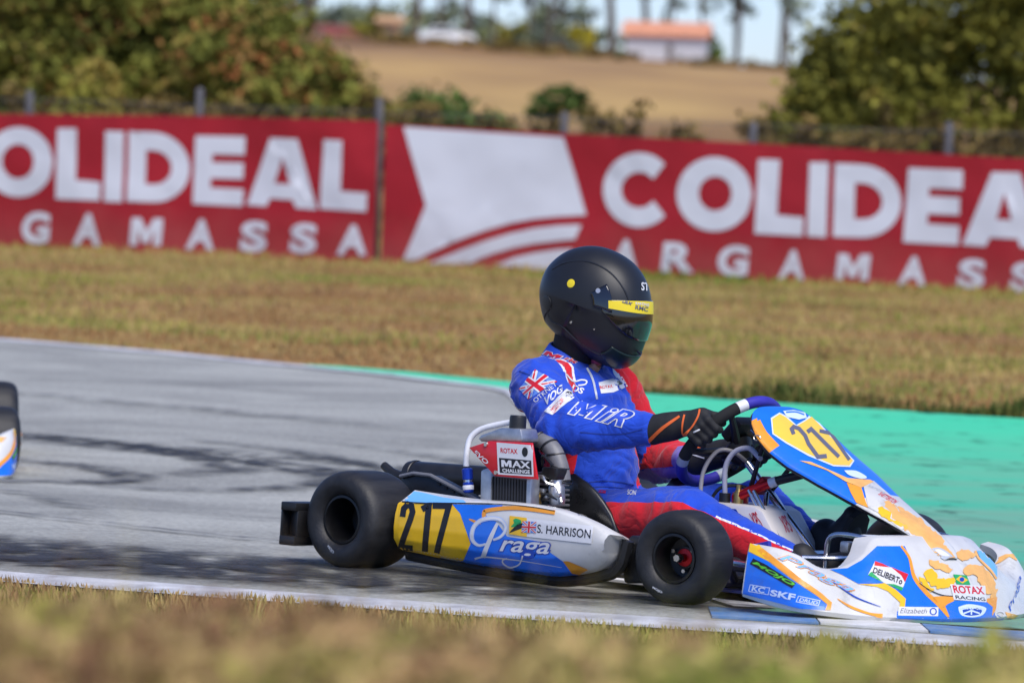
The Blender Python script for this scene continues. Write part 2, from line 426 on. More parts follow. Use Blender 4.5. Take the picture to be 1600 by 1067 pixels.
def ground_material():
    m = bpy.data.materials.new('dry_grass_ground'); m.use_nodes = True; N, L, b = nodes_of(m)
    g = N.new('ShaderNodeNewGeometry'); 
    mp = N.new('ShaderNodeMapping'); mp.inputs['Scale'].default_value = (.5, 1.0, 1); L.new(g.outputs['Position'], mp.inputs[0])
    n1 = N.new('ShaderNodeTexNoise'); n1.inputs['Scale'].default_value = .55; n1.inputs['Detail'].default_value = 6; L.new(mp.outputs[0], n1.inputs['Vector'])
    n2 = N.new('ShaderNodeTexNoise'); n2.inputs['Scale'].default_value = 5; n2.inputs['Detail'].default_value = 6; L.new(mp.outputs[0], n2.inputs['Vector'])
    r1 = N.new('ShaderNodeValToRGB'); L.new(n1.outputs['Fac'], r1.inputs[0])
    e = r1.color_ramp.elements; e[0].position = .36; e[0].color = (.27, .15, .06, 1); e[1].position = .62; e[1].color = (.20, .19, .035, 1)
    q = e.new(.5); q.color = (.33, .22, .075, 1)
    r2 = N.new('ShaderNodeValToRGB'); L.new(n2.outputs['Fac'], r2.inputs[0])
    r2.color_ramp.elements[0].position = .3; r2.color_ramp.elements[0].color = (.55, .5, .45, 1); r2.color_ramp.elements[1].position = .7; r2.color_ramp.elements[1].color = (1.2, 1.2, 1.15, 1)
    mx = N.new('ShaderNodeMix'); mx.data_type = 'RGBA'; mx.blend_type = 'MULTIPLY'; mx.inputs[0].default_value = .8
    L.new(r1.outputs[0], mx.inputs[6]); L.new(r2.outputs[0], mx.inputs[7])
    # the far field is bare tan stubble
    sp = N.new('ShaderNodeSeparateXYZ'); L.new(g.outputs['Position'], sp.inputs[0])
    mr = N.new('ShaderNodeMapRange'); mr.inputs['From Min'].default_value = 50; mr.inputs['From Max'].default_value = 90; L.new(sp.outputs['Y'], mr.inputs[0])
    mp3 = N.new('ShaderNodeMapping'); mp3.inputs['Scale'].default_value = (.05, .012, .05); L.new(g.outputs['Position'], mp3.inputs[0])
    n3 = N.new('ShaderNodeTexNoise'); n3.inputs['Scale'].default_value = 1.6; n3.inputs['Detail'].default_value = 5; L.new(mp3.outputs[0], n3.inputs['Vector'])
    r3 = N.new('ShaderNodeValToRGB'); L.new(n3.outputs['Fac'], r3.inputs[0])
    r3.color_ramp.elements[0].position = .38; r3.color_ramp.elements[0].color = (.28, .17, .085, 1); r3.color_ramp.elements[1].position = .62; r3.color_ramp.elements[1].color = (.44, .29, .12, 1)
    yr = N.new('ShaderNodeMapRange'); yr.inputs['From Min'].default_value = 60; yr.inputs['From Max'].default_value = 350
    mp4 = N.new('ShaderNodeMapping'); mp4.inputs['Scale'].default_value = (.06, .02, .05); L.new(g.outputs['Position'], mp4.inputs[0])
    n4 = N.new('ShaderNodeTexNoise'); n4.inputs['Scale'].default_value = 2.0; n4.inputs['Detail'].default_value = 6; L.new(mp4.outputs[0], n4.inputs['Vector'])
    ad = N.new('ShaderNodeMath'); ad.operation = 'MULTIPLY_ADD'; ad.inputs[1].default_value = 110; L.new(n4.outputs['Fac'], ad.inputs[0]); L.new(sp.outputs['Y'], ad.inputs[2])
    yr.inputs['From Min'].default_value = 115; yr.inputs['From Max'].default_value = 405; L.new(ad.outputs[0], yr.inputs[0])
    rb = N.new('ShaderNodeValToRGB'); L.new(yr.outputs[0], rb.inputs[0]); eb = rb.color_ramp.elements
    eb[0].position = 0; eb[0].color = (.62, .55, .48, 1); eb[1].position = 1; eb[1].color = (.62, .50, .52, 1)
    for pp, cc in ((.14, (.70, .60, .52)), (.24, (1.1, 1.1, .95)), (.45, (1.15, 1.12, 1.0)), (.62, (1.0, .98, .95)), (.72, (.52, .42, .38)), (.80, (.85, .70, .66)), (.88, (.55, .44, .42))): k = eb.new(pp); k.color = (*cc, 1)
    mb = N.new('ShaderNodeMix'); mb.data_type = 'RGBA'; mb.blend_type = 'MULTIPLY'; mb.inputs[0].default_value = 1; L.new(r3.outputs[0], mb.inputs[6]); L.new(rb.outputs[0], mb.inputs[7]); r3o = mb.outputs[2]
    mx2 = N.new('ShaderNodeMix'); mx2.data_type = 'RGBA'; L.new(mr.outputs[0], mx2.inputs[0]); L.new(mx.outputs[2], mx2.inputs[6]); L.new(r3o, mx2.inputs[7])
    L.new(mx2.outputs[2], b.inputs['Base Color']); b.inputs['Roughness'].default_value = .95; b.inputs['Specular IOR Level'].default_value = .1
    return m
xs = sorted(set([-400, -250, -150, -100, -60, -40, -25, -16] + list(np.arange(-10, 10.1, .5)) + [16, 25, 40, 60, 100, 150, 250, 400]))
ys = [-40, -20, -8, 0, 4, 7] + list(np.arange(9, 30, .5)) + list(np.arange(30, 60, 2)) + list(range(60, 345, 12)) + [345, 360, 400, 470, 600, 900, 1500, 2600]
gr = sheet('ground', [[(x, y) for y in ys] for x in xs], -.008, ground_material())
for p in gr.data.polygons: p.flip()
tag(gr, 'dry grass ground and tan field', kind='structure')

def asphalt_material():
    m = bpy.data.materials.new('asphalt'); m.use_nodes = True; N, L, b = nodes_of(m)
    g = N.new('ShaderNodeNewGeometry')
    n1 = N.new('ShaderNodeTexNoise'); n1.inputs['Scale'].default_value = 48; n1.inputs['Detail'].default_value = 8; n1.inputs['Roughness'].default_value = .75; L.new(g.outputs['Position'], n1.inputs['Vector'])
    mp = N.new('ShaderNodeMapping'); mp.inputs['Scale'].default_value = (.7, 1.0, 1); mp.inputs['Rotation'].default_value = (0, 0, R(14)); L.new(g.outputs['Position'], mp.inputs[0])
    wv = N.new('ShaderNodeTexNoise'); wv.inputs['Scale'].default_value = 1.1; wv.inputs['Detail'].default_value = 7; wv.inputs['Roughness'].default_value = .62; wv.inputs['Distortion'].default_value = .9; L.new(mp.outputs[0], wv.inputs['Vector'])
    r = N.new('ShaderNodeValToRGB'); L.new(wv.outputs['Fac'], r.inputs[0]); e = r.color_ramp.elements
    e[0].position = .30; e[0].color = (.225, .225, .202, 1); e[1].position = .62; e[1].color = (.40, .40, .355, 1)
    r2 = N.new('ShaderNodeValToRGB'); L.new(n1.outputs['Fac'], r2.inputs[0]); r2.color_ramp.elements[0].position = .3; r2.color_ramp.elements[0].color = (.42, .42, .42, 1); r2.color_ramp.elements[1].position = .75; r2.color_ramp.elements[1].color = (1.6, 1.6, 1.6, 1)
    mx = N.new('ShaderNodeMix'); mx.data_type = 'RGBA'; mx.blend_type = 'MULTIPLY'; mx.inputs[0].default_value = .8; L.new(r.outputs[0], mx.inputs[6]); L.new(r2.outputs[0], mx.inputs[7])
    L.new(mx.outputs[2], b.inputs['Base Color']); b.inputs['Roughness'].default_value = .8; b.inputs['Specular IOR Level'].default_value = .3
    bp = N.new('ShaderNodeBump'); bp.inputs['Strength'].default_value = .5; bp.inputs['Distance'].default_value = .003; L.new(n1.outputs['Fac'], bp.inputs['Height']); L.new(bp.outputs[0], b.inputs['Normal'])
    return m
def poly_at(pl, x): return float(np.interp(x, [p[0] for p in pl], [p[1] for p in pl]))
FAR = [(-12, 34.5), (-7, 30.2), (-4.2, 27.9), (-2.96, 26.9), (-1.97, 26.1), (-1.1, 25.15), (-.53, 24.45), (0, 23.6), (1, 22.4), (8, 20.9)]       # far edge of the asphalt
NEAR = [(-12, 17.4), (-6, 14.8), (-3, 13.35), (-1.35, 12.42), (0, 11.95), (1.3, 11.62), (3, 11.4), (8, 11.3)]                                    # near edge
xs2 = list(np.arange(-12, 8.01, .25))
def band(fa, fb, n): return [[(x, fa(x) + (fb(x) - fa(x)) * j / n) for j in range(n + 1)] for x in xs2]
far = lambda x: poly_at(FAR, x); near = lambda x: poly_at(NEAR, x)
track = sheet('track', [r for r in band(near, far, 60)], 0, asphalt_material())
for p in track.data.polygons: p.flip()
tag(track, 'grey asphalt race track with dark tyre marks', kind='structure')

def green_material():
    m = bpy.data.materials.new('green_runoff_paint'); m.use_nodes = True; N, L, b = nodes_of(m)
    g = N.new('ShaderNodeNewGeometry'); mp = N.new('ShaderNodeMapping'); mp.inputs['Scale'].default_value = (.3, 1.0, 1); L.new(g.outputs['Position'], mp.inputs[0])
    n1 = N.new('ShaderNodeTexNoise'); n1.inputs['Scale'].default_value = .9; n1.inputs['Detail'].default_value = 9; n1.inputs['Roughness'].default_value = .68; L.new(mp.outputs[0], n1.inputs['Vector'])
    r = N.new('ShaderNodeValToRGB'); L.new(n1.outputs['Fac'], r.inputs[0]); e = r.color_ramp.elements
    e[0].position = .36; e[0].color = (.15, .22, .18, 1); e[1].position = .66; e[1].color = (.05, .42, .26, 1); q = e.new(.5); q.color = (.16, .37, .25, 1)
    n2 = N.new('ShaderNodeTexNoise'); n2.inputs['Scale'].default_value = 7; n2.inputs['Detail'].default_value = 3; L.new(g.outputs['Position'], n2.inputs['Vector'])
    r2 = N.new('ShaderNodeValToRGB'); L.new(n2.outputs['Fac'], r2.inputs[0]); r2.color_ramp.elements[0].position = .30; r2.color_ramp.elements[0].color = (.30, .33, .33, 1); r2.color_ramp.elements[1].position = .40; r2.color_ramp.elements[1].color = (1, 1, 1, 1)
    # the paint is dusted and rubbered towards the racing line, fresher towards the grass
    spx = N.new('ShaderNodeSeparateXYZ'); L.new(g.outputs['Position'], spx.inputs[0])
    fr = N.new('ShaderNodeMapRange'); fr.inputs['From Min'].default_value = 16.5; fr.inputs['From Max'].default_value = 21.5; fr.inputs['To Max'].default_value = .8; L.new(spx.outputs['Y'], fr.inputs[0])
    fm = N.new('ShaderNodeMix'); fm.data_type = 'RGBA'; L.new(fr.outputs[0], fm.inputs[0]); L.new(r.outputs[0], fm.inputs[6]); fm.inputs[7].default_value = (.05, .62, .32, 1)
    r = fm; rout = fm.outputs[2]
    mx = N.new('ShaderNodeMix'); mx.data_type = 'RGBA'; mx.blend_type = 'MULTIPLY'; mx.inputs[0].default_value = .8; L.new(rout, mx.inputs[6]); L.new(r2.outputs[0], mx.inputs[7])
    L.new(mx.outputs[2], b.inputs['Base Color']); b.inputs['Roughness'].default_value = .75; b.inputs['Specular IOR Level'].default_value = .3
    return m
# painted run-off: from the bend's outer line to the grass
INNER = [(12.35, .72), (12.9, .58), (13.8, .42), (15.0, .30), (16.5, .26), (18.5, .24), (20.5, .18), (22.0, .10), (23.0, .03), (23.6, -.02), (24.3, -.42), (24.8, -.8), (25.3, -1.15)]   # y -> x
OUTER = [(-1.15, 25.42), (-.5, 24.95), (0, 24.36), (.66, 23.75), (1.6, 23.2), (2.5, 22.75), (5, 21.8), (9, 20.6)]
rows = []
for y, x0 in [(INNER[0][0] + (INNER[-1][0] - INNER[0][0]) * i / 80, None) for i in range(81)]:
    x0 = float(np.interp(y, [p[0] for p in INNER], [p[1] for p in INNER])); r = []
    for j in range(41):
        x = x0 + (9 - x0) * (j / 40) ** 1.3; lo = poly_at(NEAR, x) + .42
        r.append((x, max(lo, min(y, poly_at(OUTER, x)))))
    rows.append(r)
run = sheet('runoff', rows, .004, green_material(), None)
tag(run, 'green painted concrete run-off', kind='structure')
def paint_material(name, c, wear=.45):
    m = mat(name, c, .7, var=.12, vscale=9); N, L, b = nodes_of(m); return m
LINEP = mat('worn_white_paint', (.34, .34, .35), .75, vscale=7, color2=(.68, .68, .68))
def line(name, fa, off0, off1, x0, x1, lift):
    n = max(8, int((x1 - x0) / .15)); rows = [[(x, fa(x) + off0 + (off1 - off0) * j / 3) for j in range(4)] for x in np.linspace(x0, x1, n)]
    return tag(sheet(name, rows, lift, LINEP), None, kind='structure')
def rline(name, pl, w, lift, m):
    p = crom([Vector((x, y, 0)) for x, y in pl], 6); v, t = ribbon([(q.x, q.y) for q in p], w)
    return tag(mesh(name, [(x, y, ground_z(x, y) + lift) for x, y in v], t, m, None, True), None, kind='structure')
line('edge_line_far', far, -.22, .06, -12, -.9, .005)
rline('edge_line_bend', [(-1.2, 25.12), (-.8, 24.72), (-.42, 24.22), (-.02, 23.55), (.08, 22.6), (.16, 21), (.22, 19.4), (.24, 17.5), (.27, 15.5), (.4, 13.8), (.68, 12.5)], .12, .008, LINEP)
line('edge_line_near', near, .0, .26, -12, 8, .006)
# tyre marks, each a worn dark streak with its own path
def skid_material():
    m = bpy.data.materials.new('tyre_mark'); m.use_nodes = True; N, L, b = nodes_of(m)
    b.inputs['Base Color'].default_value = (.035, .036, .04, 1); b.inputs['Roughness'].default_value = .75
    g = N.new('ShaderNodeNewGeometry'); n = N.new('ShaderNodeTexNoise'); n.inputs['Scale'].default_value = 9; n.inputs['Detail'].default_value = 6; L.new(g.outputs['Position'], n.inputs['Vector'])
    at = N.new('ShaderNodeAttribute'); at.attribute_name = 'edge'
    mr = N.new('ShaderNodeMapRange'); mr.inputs['From Min'].default_value = .35; mr.inputs['From Max'].default_value = .85; L.new(n.outputs['Fac'], mr.inputs[0])
    mu = N.new('ShaderNodeMath'); mu.operation = 'MULTIPLY'; L.new(mr.outputs[0], mu.inputs[0]); L.new(at.outputs['Fac'], mu.inputs[1]); L.new(mu.outputs[0], b.inputs['Alpha'])
    return m
SKID = skid_material()
def skid(pl, w, strength, i, par=None):
    p = crom([Vector((x, y, 0)) for x, y in pl], 8); n = len(p); v = []; f = []; a = []
    for k, q in enumerate(p):
        t = (p[min(k + 1, n - 1)] - p[max(k - 1, 0)]).normalized(); nn = Vector((-t.y, t.x, 0)); e = math.sin(math.pi * k / (n - 1)) ** .6
        for j in range(5):
            c = q + nn * w * (j / 4 - .5); v.append((c.x, c.y, ground_z(c.x, c.y) + .0045 + .0006 * i)); a.append(strength * e * (0, .8, 1, .8, 0)[j])
    for k in range(n - 1):
        for j in range(4): f.append((k * 5 + j, k * 5 + j + 1, k * 5 + j + 6, k * 5 + j + 5))
    o = mesh('skid_mark', v, f, SKID, par or track); at = o.data.attributes.new('edge', 'FLOAT', 'POINT'); at.data.foreach_set('value', a)
for i, (pl, w, s) in enumerate([
    ([(-3.2, 20.2), (-1.9, 19.2), (-1.3, 18.6), (-1.05, 17.9), (-1.35, 17.4)], .35, 1.2), ([(-2.8, 19.6), (-1.7, 18.9), (-1.0, 18.3), (-.6, 17.6), (-.75, 17.0)], .4, 1.3),
    ([(-2.2, 19.4), (-.9, 18.6), (-.3, 18.0), (.0, 17.3)], .3, 1.0), ([(-2.6, 18.2), (-1.8, 17.9), (-1.4, 17.3), (-1.7, 16.7), (-2.3, 16.5)], .25, 1.1), ([(-1.4, 19.4), (-.75, 18.7), (-.55, 17.8), (-.85, 17.0), (-1.5, 16.6)], .25, 1.1), ([(-.9, 19.6), (-.15, 18.6), (.0, 17.4), (-.4, 16.4)], .2, .8),
    ([(-2.9, 13.9), (-1.8, 13.35), (-.9, 12.95), (0.1, 12.62), (.9, 12.4)], .55, 1.8), ([(-3.4, 14.5), (-2, 13.75), (-1, 13.3), (.2, 12.95)], .5, 1.2), ([(-3.0, 14.2), (-1.9, 13.5), (-.8, 13.0), (.4, 12.65)], .9, 1.1),
    ([(-2.5, 15.3), (-1.6, 14.7), (-.9, 14.2), (-.3, 13.9)], .12, .9), ([(-3.2, 22.5), (-1.6, 21.4), (-.4, 20.4)], .35, .6), ([(-2.3, 16.6), (-1.8, 16.1), (-1.5, 15.5), (-1.3, 14.9)], .15, .6)]):
    skid(pl, w, s * 1.35, i)
for i, (pl, w, s) in enumerate([([(1.0, 20.6), (2.2, 19.2), (3.6, 18.4)], .16, .9), ([(.9, 17.6), (2.0, 16.4), (3.4, 15.9)], .14, .8), ([(1.2, 15.6), (2.1, 14.6), (3.4, 14.2)], .22, .7), ([(.6, 22.3), (1.8, 21.1), (3.2, 20.4)], .12, .6)]): skid(pl, w, s * .45, 8 + i, run)
# flat kerb of blue and white blocks where the kart meets the edge
kerb = tag(empty('kerb'), None, kind='structure')
KBL = mat('kerb_blue', (.03, .16, .42), .7, vscale=12, color2=(.20, .30, .42)); KWH = mat('kerb_white', (.62, .62, .60), .7, var=.2, vscale=12)
for i in range(9):
    x0 = .55 + i * .28; x1 = x0 + .275; q = []
    for z in (0, .006):
        for x, o in ((x0, .36), (x1, .36), (x1, .62), (x0, .62)): q.append((x, near(x) + o, ground_z(x, near(x) + o) + .001 + z))
    mesh('kerb_block', q, [(0, 3, 2, 1), (4, 5, 6, 7), (0, 1, 5, 4), (1, 2, 6, 5), (2, 3, 7, 6), (3, 0, 4, 7)], KBL if i % 2 == 0 else KWH, kerb, False)

# ------------------------------------------------------------------ grass
def grass_material(name, ramp):
    m = bpy.data.materials.new(name); m.use_nodes = True; N, L, b = nodes_of(m)
    at = N.new('ShaderNodeAttribute'); at.attribute_name = 'rnd'
    r = N.new('ShaderNodeValToRGB'); L.new(at.outputs['Fac'], r.inputs[0]); e = r.color_ramp.elements
    e[0].position = ramp[0][0]; e[0].color = (*ramp[0][1], 1); e[1].position = ramp[-1][0]; e[1].color = (*ramp[-1][1], 1)
    for p, c in ramp[1:-1]: k = e.new(p); k.color = (*c, 1)
    L.new(r.outputs[0], b.inputs['Base Color']); b.inputs['Roughness'].default_value = .8; b.inputs['Specular IOR Level'].default_value = .15
    return m
def grass(name, spots, hmin, hmax, m, label, seed=1, width=.006):
    rg = np.random.default_rng(seed); P = np.array(spots); n = len(P)
    h = rg.uniform(hmin, hmax, n) * P[:, 2]; a = rg.uniform(0, 2 * math.pi, n); lean = rg.uniform(.05, .5, n) * np.where(h > .2, .8, 1); la = rg.uniform(0, 2 * math.pi, n)
    z = np.array([ground_z(x, y) for x, y in P[:, :2]]) - .012
    w = width * rg.uniform(.6, 1.5, n); dx, dy = np.cos(a) * w, np.sin(a) * w
    b0 = np.stack([P[:, 0] - dx, P[:, 1] - dy, z], 1); b1 = np.stack([P[:, 0] + dx, P[:, 1] + dy, z], 1)
    lx, ly = np.cos(la) * lean * h, np.sin(la) * lean * h
    m0 = np.stack([P[:, 0] - dx * .7 + lx * .35, P[:, 1] - dy * .7 + ly * .35, z + h * .55], 1); m1 = np.stack([P[:, 0] + dx * .7 + lx * .35, P[:, 1] + dy * .7 + ly * .35, z + h * .55], 1)
    t = np.stack([P[:, 0] + lx, P[:, 1] + ly, z + h], 1)
    V = np.stack([b0, b1, m1, m0, t], 1).reshape(-1, 3); me = bpy.data.meshes.new(name); k = np.arange(n)[:, None] * 5
    me.from_pydata(V.tolist(), [], np.concatenate([k + 0, k + 1, k + 2, k + 3], 1).tolist() + np.concatenate([k + 3, k + 2, k + 4], 1).tolist()); me.materials.append(m)
    rv = np.clip(P[:, 3] + rg.normal(0, .14, n), 0, 1); at = me.attributes.new('rnd', 'FLOAT', 'POINT'); at.data.foreach_set('value', np.repeat(rv, 5))
    o = link(bpy.data.objects.new(name, me)); return tag(o, label, kind='stuff')
DRY = [(0, (.30, .17, .07)), (.3, (.42, .30, .12)), (.55, (.36, .31, .085)), (.8, (.22, .24, .04)), (1, (.10, .17, .025))]
rg = np.random.default_rng(3)
def nz(x, y, s, o=0): return noise.noise(Vector((x * s, y * s * 1.5, o))) 
sp = []
while len(sp) < 42000:
    x = rg.uniform(-7.5, 7.5); y = rg.uniform(22.5, 43.6); e = poly_at(OUTER, x) if x > -1.1 else far(x)
    if y < e + .1 or y > 42.9 - .35 * x: continue
    g = .27 + .8 * nz(x, y, .4) + .35 * nz(x, y, 1.3, 5) + (.22 if y > 40.3 - .35 * x else 0) - (.25 if y < e + 2.2 else 0)
    sp.append((x, y, .6 + .6 * abs(nz(x, y, .9, 9)) + (.5 if y > 41.5 - .35 * x else 0), g))
grass('verge_grass', sp, .025, .075, grass_material('verge_blades', DRY), 'dry yellow-green grass verge below the red banners', 4, .010)
sp = []
for i in range(5200):
    x = rg.uniform(.3, 6.5); d = abs(rg.normal(0, .16)); sp.append((x, poly_at(OUTER, x) + .05 + d, (.25 + 1.9 * max(0, nz(x, d, 1.3, 2)) + .5 * max(0, nz(x, d, 4.0, 6))) * sstep(.2, 1.6, x), .55 + .7 * nz(x, d, 2.0, 4)))
grass('runoff_edge_weeds', sp, .05, .13, grass_material('weed_blades', [(0, (.20, .13, .05)), (.4, (.16, .14, .04)), (.75, (.09, .11, .025)), (1, (.06, .09, .02))]), 'ragged dark weeds along the far edge of the green run-off', 8, .010)
sp = []
while len(sp) < 46000:
    y = rg.uniform(3.9, 6.8); x = rg.uniform(-.18, .18) * y
    yn = near(x * 11.9 / y); cap = 1.3 * (1 - y / yn)                    # blade heights capped at the camera's sightline to the near track edge
    g = .27 + 1.25 * nz(x, y * .5, 2.6, 3) + .5 * nz(x, y, 5.5, 7) + .30 * sstep(-.1, .5, x)
    sp.append((x, y, cap * (.925 + .10 * rg.random() + .16 * nz(x, y, 2.6, 31)) * (1.05 if rg.random() < .02 else 1), g))
grass('edge_grass', [(x, near(x) + .03 - d, .35 + .8 * abs(nz(x, d, 2.5, 21)) + d * .7, .3 + .6 * nz(x, d * 3, 1.1, 3) + .2 * sstep(-.2, .9, x)) for x, d in zip(rg.uniform(-1.9, 1.9, 12000), rg.uniform(0, 1, 12000) ** 2.2 * 1.2)], .025, .07, grass_material('edge_blades', DRY), 'short dry grass along the near edge of the track', 6, .004)
def seed_heads():
    n = 42000; y = rg.uniform(4.0, 7.0, n); x = rg.uniform(-.18, .18, n) * y; yn = np.array([near(q * 11.9 / w) for q, w in zip(x, y)]); cap = 1.3 * (1 - y / yn)  # heights bounded by the same camera sightline as the foreground blades
    z = cap * (1 - .62 * rg.random(n) ** 1.3) * np.array([1 + .10 * nz(q * 9, w, 1.0, 41) for q, w in zip(x, y)]) * .955
    a = rg.normal(size=(n, 3)) * np.array([1, 1, .7]); a /= np.linalg.norm(a, axis=1)[:, None]; b = np.cross(a, rg.normal(size=(n, 3))); b /= np.linalg.norm(b, axis=1)[:, None]; s = (.018 * rg.uniform(.5, 1.6, n))[:, None]; p = np.stack([x, y, z], 1)
    V = np.stack([p - a * s, p + b * s * .3, p + a * s, p - b * s * .3], 1).reshape(-1, 3); me = bpy.data.meshes.new('foreground_seed_heads'); me.from_pydata(V.tolist(), [], np.arange(4 * n).reshape(-1, 4).tolist()); me.materials.append(bpy.data.materials['foreground_blades'])
    r = np.array([.23 + 1.1 * noise.noise(Vector((q * 5.5, w * .6, h * 9))) + .5 * noise.noise(Vector((q * 13, w, h * 17))) + .32 * sstep(-.1, .45, q) for q, w, h in zip(x, y, z)]) + rg.normal(0, .08, n)
    me.attributes.new('rnd', 'FLOAT', 'POINT').data.foreach_set('value', np.repeat(np.clip(r, 0, 1), 4)); tag(link(bpy.data.objects.new('foreground_seed_heads', me)), 'seed heads and dry leaves in the near foreground grass', kind='stuff')
grass('foreground_grass', sp, .82, 1.0, grass_material('foreground_blades', [(0, (.20, .10, .05)), (.3, (.48, .31, .14)), (.55, (.46, .36, .13)), (.8, (.36, .33, .07)), (1, (.24, .28, .05))]), 'dry grass in the near foreground', 5, .0045)
seed_heads()

# ------------------------------------------------------------------ trees and shrubs
BARK = mat('bark', (.10, .075, .055), .9, var=.3, vscale=12, bump=.5)
def leaf_mat(name, ramp): return grass_material(name, ramp)
LEAF_OLIVE = leaf_mat('olive_leaves', [(0, (0.065, 0.072, 0.016)), (.35, (0.130, 0.143, 0.026)), (.6, (0.221, 0.221, 0.039)), (.8, (0.286, 0.169, 0.052)), (1, (0.338, 0.117, 0.039))])
LEAF_GREEN = leaf_mat('green_leaves', [(0, (.05, .08, .02)), (.4, (.10, .155, .035)), (.8, (.15, .21, .05)), (1, (.23, .24, .07))])
LEAF_YELLOW = leaf_mat('yellow_green_leaves', [(0, (0.075, 0.075, 0.015)), (.4, (0.163, 0.156, 0.025)), (.75, (0.250, 0.237, 0.037)), (1, (0.350, 0.263, 0.062))])
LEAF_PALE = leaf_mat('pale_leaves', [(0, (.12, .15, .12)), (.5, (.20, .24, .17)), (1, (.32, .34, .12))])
LEAF_BROWN = leaf_mat('brown_scrub', [(0, (.06, .045, .015)), (.5, (.17, .12, .035)), (1, (.28, .19, .06))])
def crown_mesh(name, lobes, n, size, m, parent, seed, hue=.45):
    rg = np.random.default_rng(seed); V = []; A = []
    for (c, r, wgt) in lobes:
        k = int(n * wgt); nc = max(6, k // 45)
        d = rg.normal(size=(nc, 3)); d /= np.linalg.norm(d, axis=1)[:, None]; cc = np.array(c) + d * np.array(r) * (rg.uniform(.25, 1.0, nc) ** .5)[:, None]
        ch = np.clip(rg.normal(hue, .2, nc), 0, 1)
        w = rg.integers(0, nc, k); p = cc[w] + rg.normal(size=(k, 3)) * np.array(r) * .13
        a = rg.normal(size=(k, 3)); a /= np.linalg.norm(a, axis=1)[:, None]; b = np.cross(a, rg.normal(size=(k, 3))); b /= np.linalg.norm(b, axis=1)[:, None]
        s = size * rg.uniform(.5, 1.4, k)[:, None]
        V.append(np.stack([p - a * s, p + b * s * .55, p + a * s, p - b * s * .55], 1).reshape(-1, 3)); A.append(np.repeat(np.clip(ch[w] + rg.normal(0, .1, k), 0, 1), 4))
    V = np.concatenate(V); A = np.concatenate(A); me = bpy.data.meshes.new(name); me.from_pydata(V.tolist(), [], np.arange(len(V)).reshape(-1, 4).tolist()); me.materials.append(m)
    at = me.attributes.new('rnd', 'FLOAT', 'POINT'); at.data.foreach_set('value', A)
    o = link(bpy.data.objects.new(name, me), parent); o['kind'] = 'stuff'; return o
def tree(name, label, cat, x, y, lobes, n, size, m, trunk_h, trunk_r, seed, hue=.45, group=None, limbs=5):
    z = ground_z(x, y) - .05; t = empty(name, None, Matrix.Translation((x, y, z))); tag(t, label, cat, group)
    g = G(); rr = random.Random(seed)
    top = Vector((rr.uniform(-.1, .1) * trunk_h, 0, trunk_h)); g.tube([(0, 0, 0), top * .35 + Vector((trunk_r * .6, 0, 0)), top * .7, top], [trunk_r * 1.25, trunk_r, trunk_r * .75, trunk_r * .4], 8, 3)
    for i in range(limbs):
        c, r, _ = lobes[i % len(lobes)]; b = top * rr.uniform(.45, .95); e = Vector(c) + Vector((rr.uniform(-.4, .4) * r[0], rr.uniform(-.4, .4) * r[1], rr.uniform(-.3, .3) * r[2]))
        g.tube([b, b.lerp(e, .5) + Vector((0, 0, .08 * r[2])), e], [trunk_r * .5, trunk_r * .3, trunk_r * .12], 6, 3)
    g.make('trunk', BARK, t); crown_mesh('crown', lobes, n, size, m, t, seed, hue); return t
tree('broadleaf_tree', 'large olive-green tree with russet patches behind the fence at left', 'tree', -4.9, 56, [((0, 0, 2.7), (1.6, 1.3, 1.2), .3), ((-1.3, .2, 2.2), (1.4, 1.2, 1.3), .22), ((1.1, -.2, 2.25), (1.15, 1.0, 1.0), .22), ((.3, -.3, 1.3), (2.0, 1.0, .9), .2), ((-.6, .2, 3.6), (1.4, 1.1, .9), .16)], 40000, .062, LEAF_OLIVE, 2.6, .14, 11, .48)
tree('broadleaf_tree', 'lower russet-edged tree leaning right of the large tree at left', 'tree', -2.75, 54.5, [((0, 0, 1.55), (.85, .8, .62), .45), ((.55, -.1, 1.2), (.75, .7, .5), .3), ((-.6, .1, 1.9), (.7, .7, .6), .25)], 15000, .056, LEAF_OLIVE, 1.4, .08, 12, .55)
tree('shrub', 'bright green rounded shrub behind the fence, between the banners', 'shrub', -1.05, 57, [((0, 0, 1.12), (.5, .5, .5), .35), ((.45, -.1, .95), (.55, .5, .40), .3), ((-.42, 0, 1.0), (.42, .4, .45), .2), ((.9, 0, .75), (.35, .4, .3), .15)], 9000, .055, LEAF_GREEN, .8, .05, 13, .45)
tree('shrub', 'pale yellow-green shrub at the far left fence post', 'shrub', -4.55, 48.5, [((0, 0, 1.0), (.45, .4, .55), .6), ((.15, -.05, 1.45), (.32, .3, .4), .4)], 2600, .06, LEAF_YELLOW, .8, .04, 14, .85)
tree('broadleaf_tree', 'large yellow-green tree with sky gaps behind the fence at right', 'tree', 4.85, 55, [((.3, 0, 3.0), (1.3, 1.1, .95), .2), ((-.6, .1, 2.05), (.95, .9, .75), .2), ((1.6, .1, 2.4), (1.1, 1, 1.0), .2), ((-1.15, 0, 1.2), (.8, .7, .6), .16), ((-.9, 0, 1.75), (.7, .7, .5), .1), ((.3, -.2, 1.15), (1.3, .9, .7), .16), ((1.7, .2, 1.2), (.9, .8, .6), .12)], 36000, .062, LEAF_YELLOW, 2.6, .13, 15, .42)
tree('shrub', 'small dark green round-topped tree alone in the tan field', 'tree', .75, 92, [((.05, 0, 1.12), (.50, .5, .26), .5), ((-.28, 0, .95), (.36, .4, .24), .3), ((.3, 0, .9), (.3, .3, .22), .2)], 2600, .07, LEAF_GREEN, .9, .045, 16, .25)
hl = [((x, random.uniform(-.3, .3), .82 + .25 * nz(x, 3, .8)), (.42, .3, .5), 1 / 40) for x in np.linspace(-7.5, 7.5, 40)]
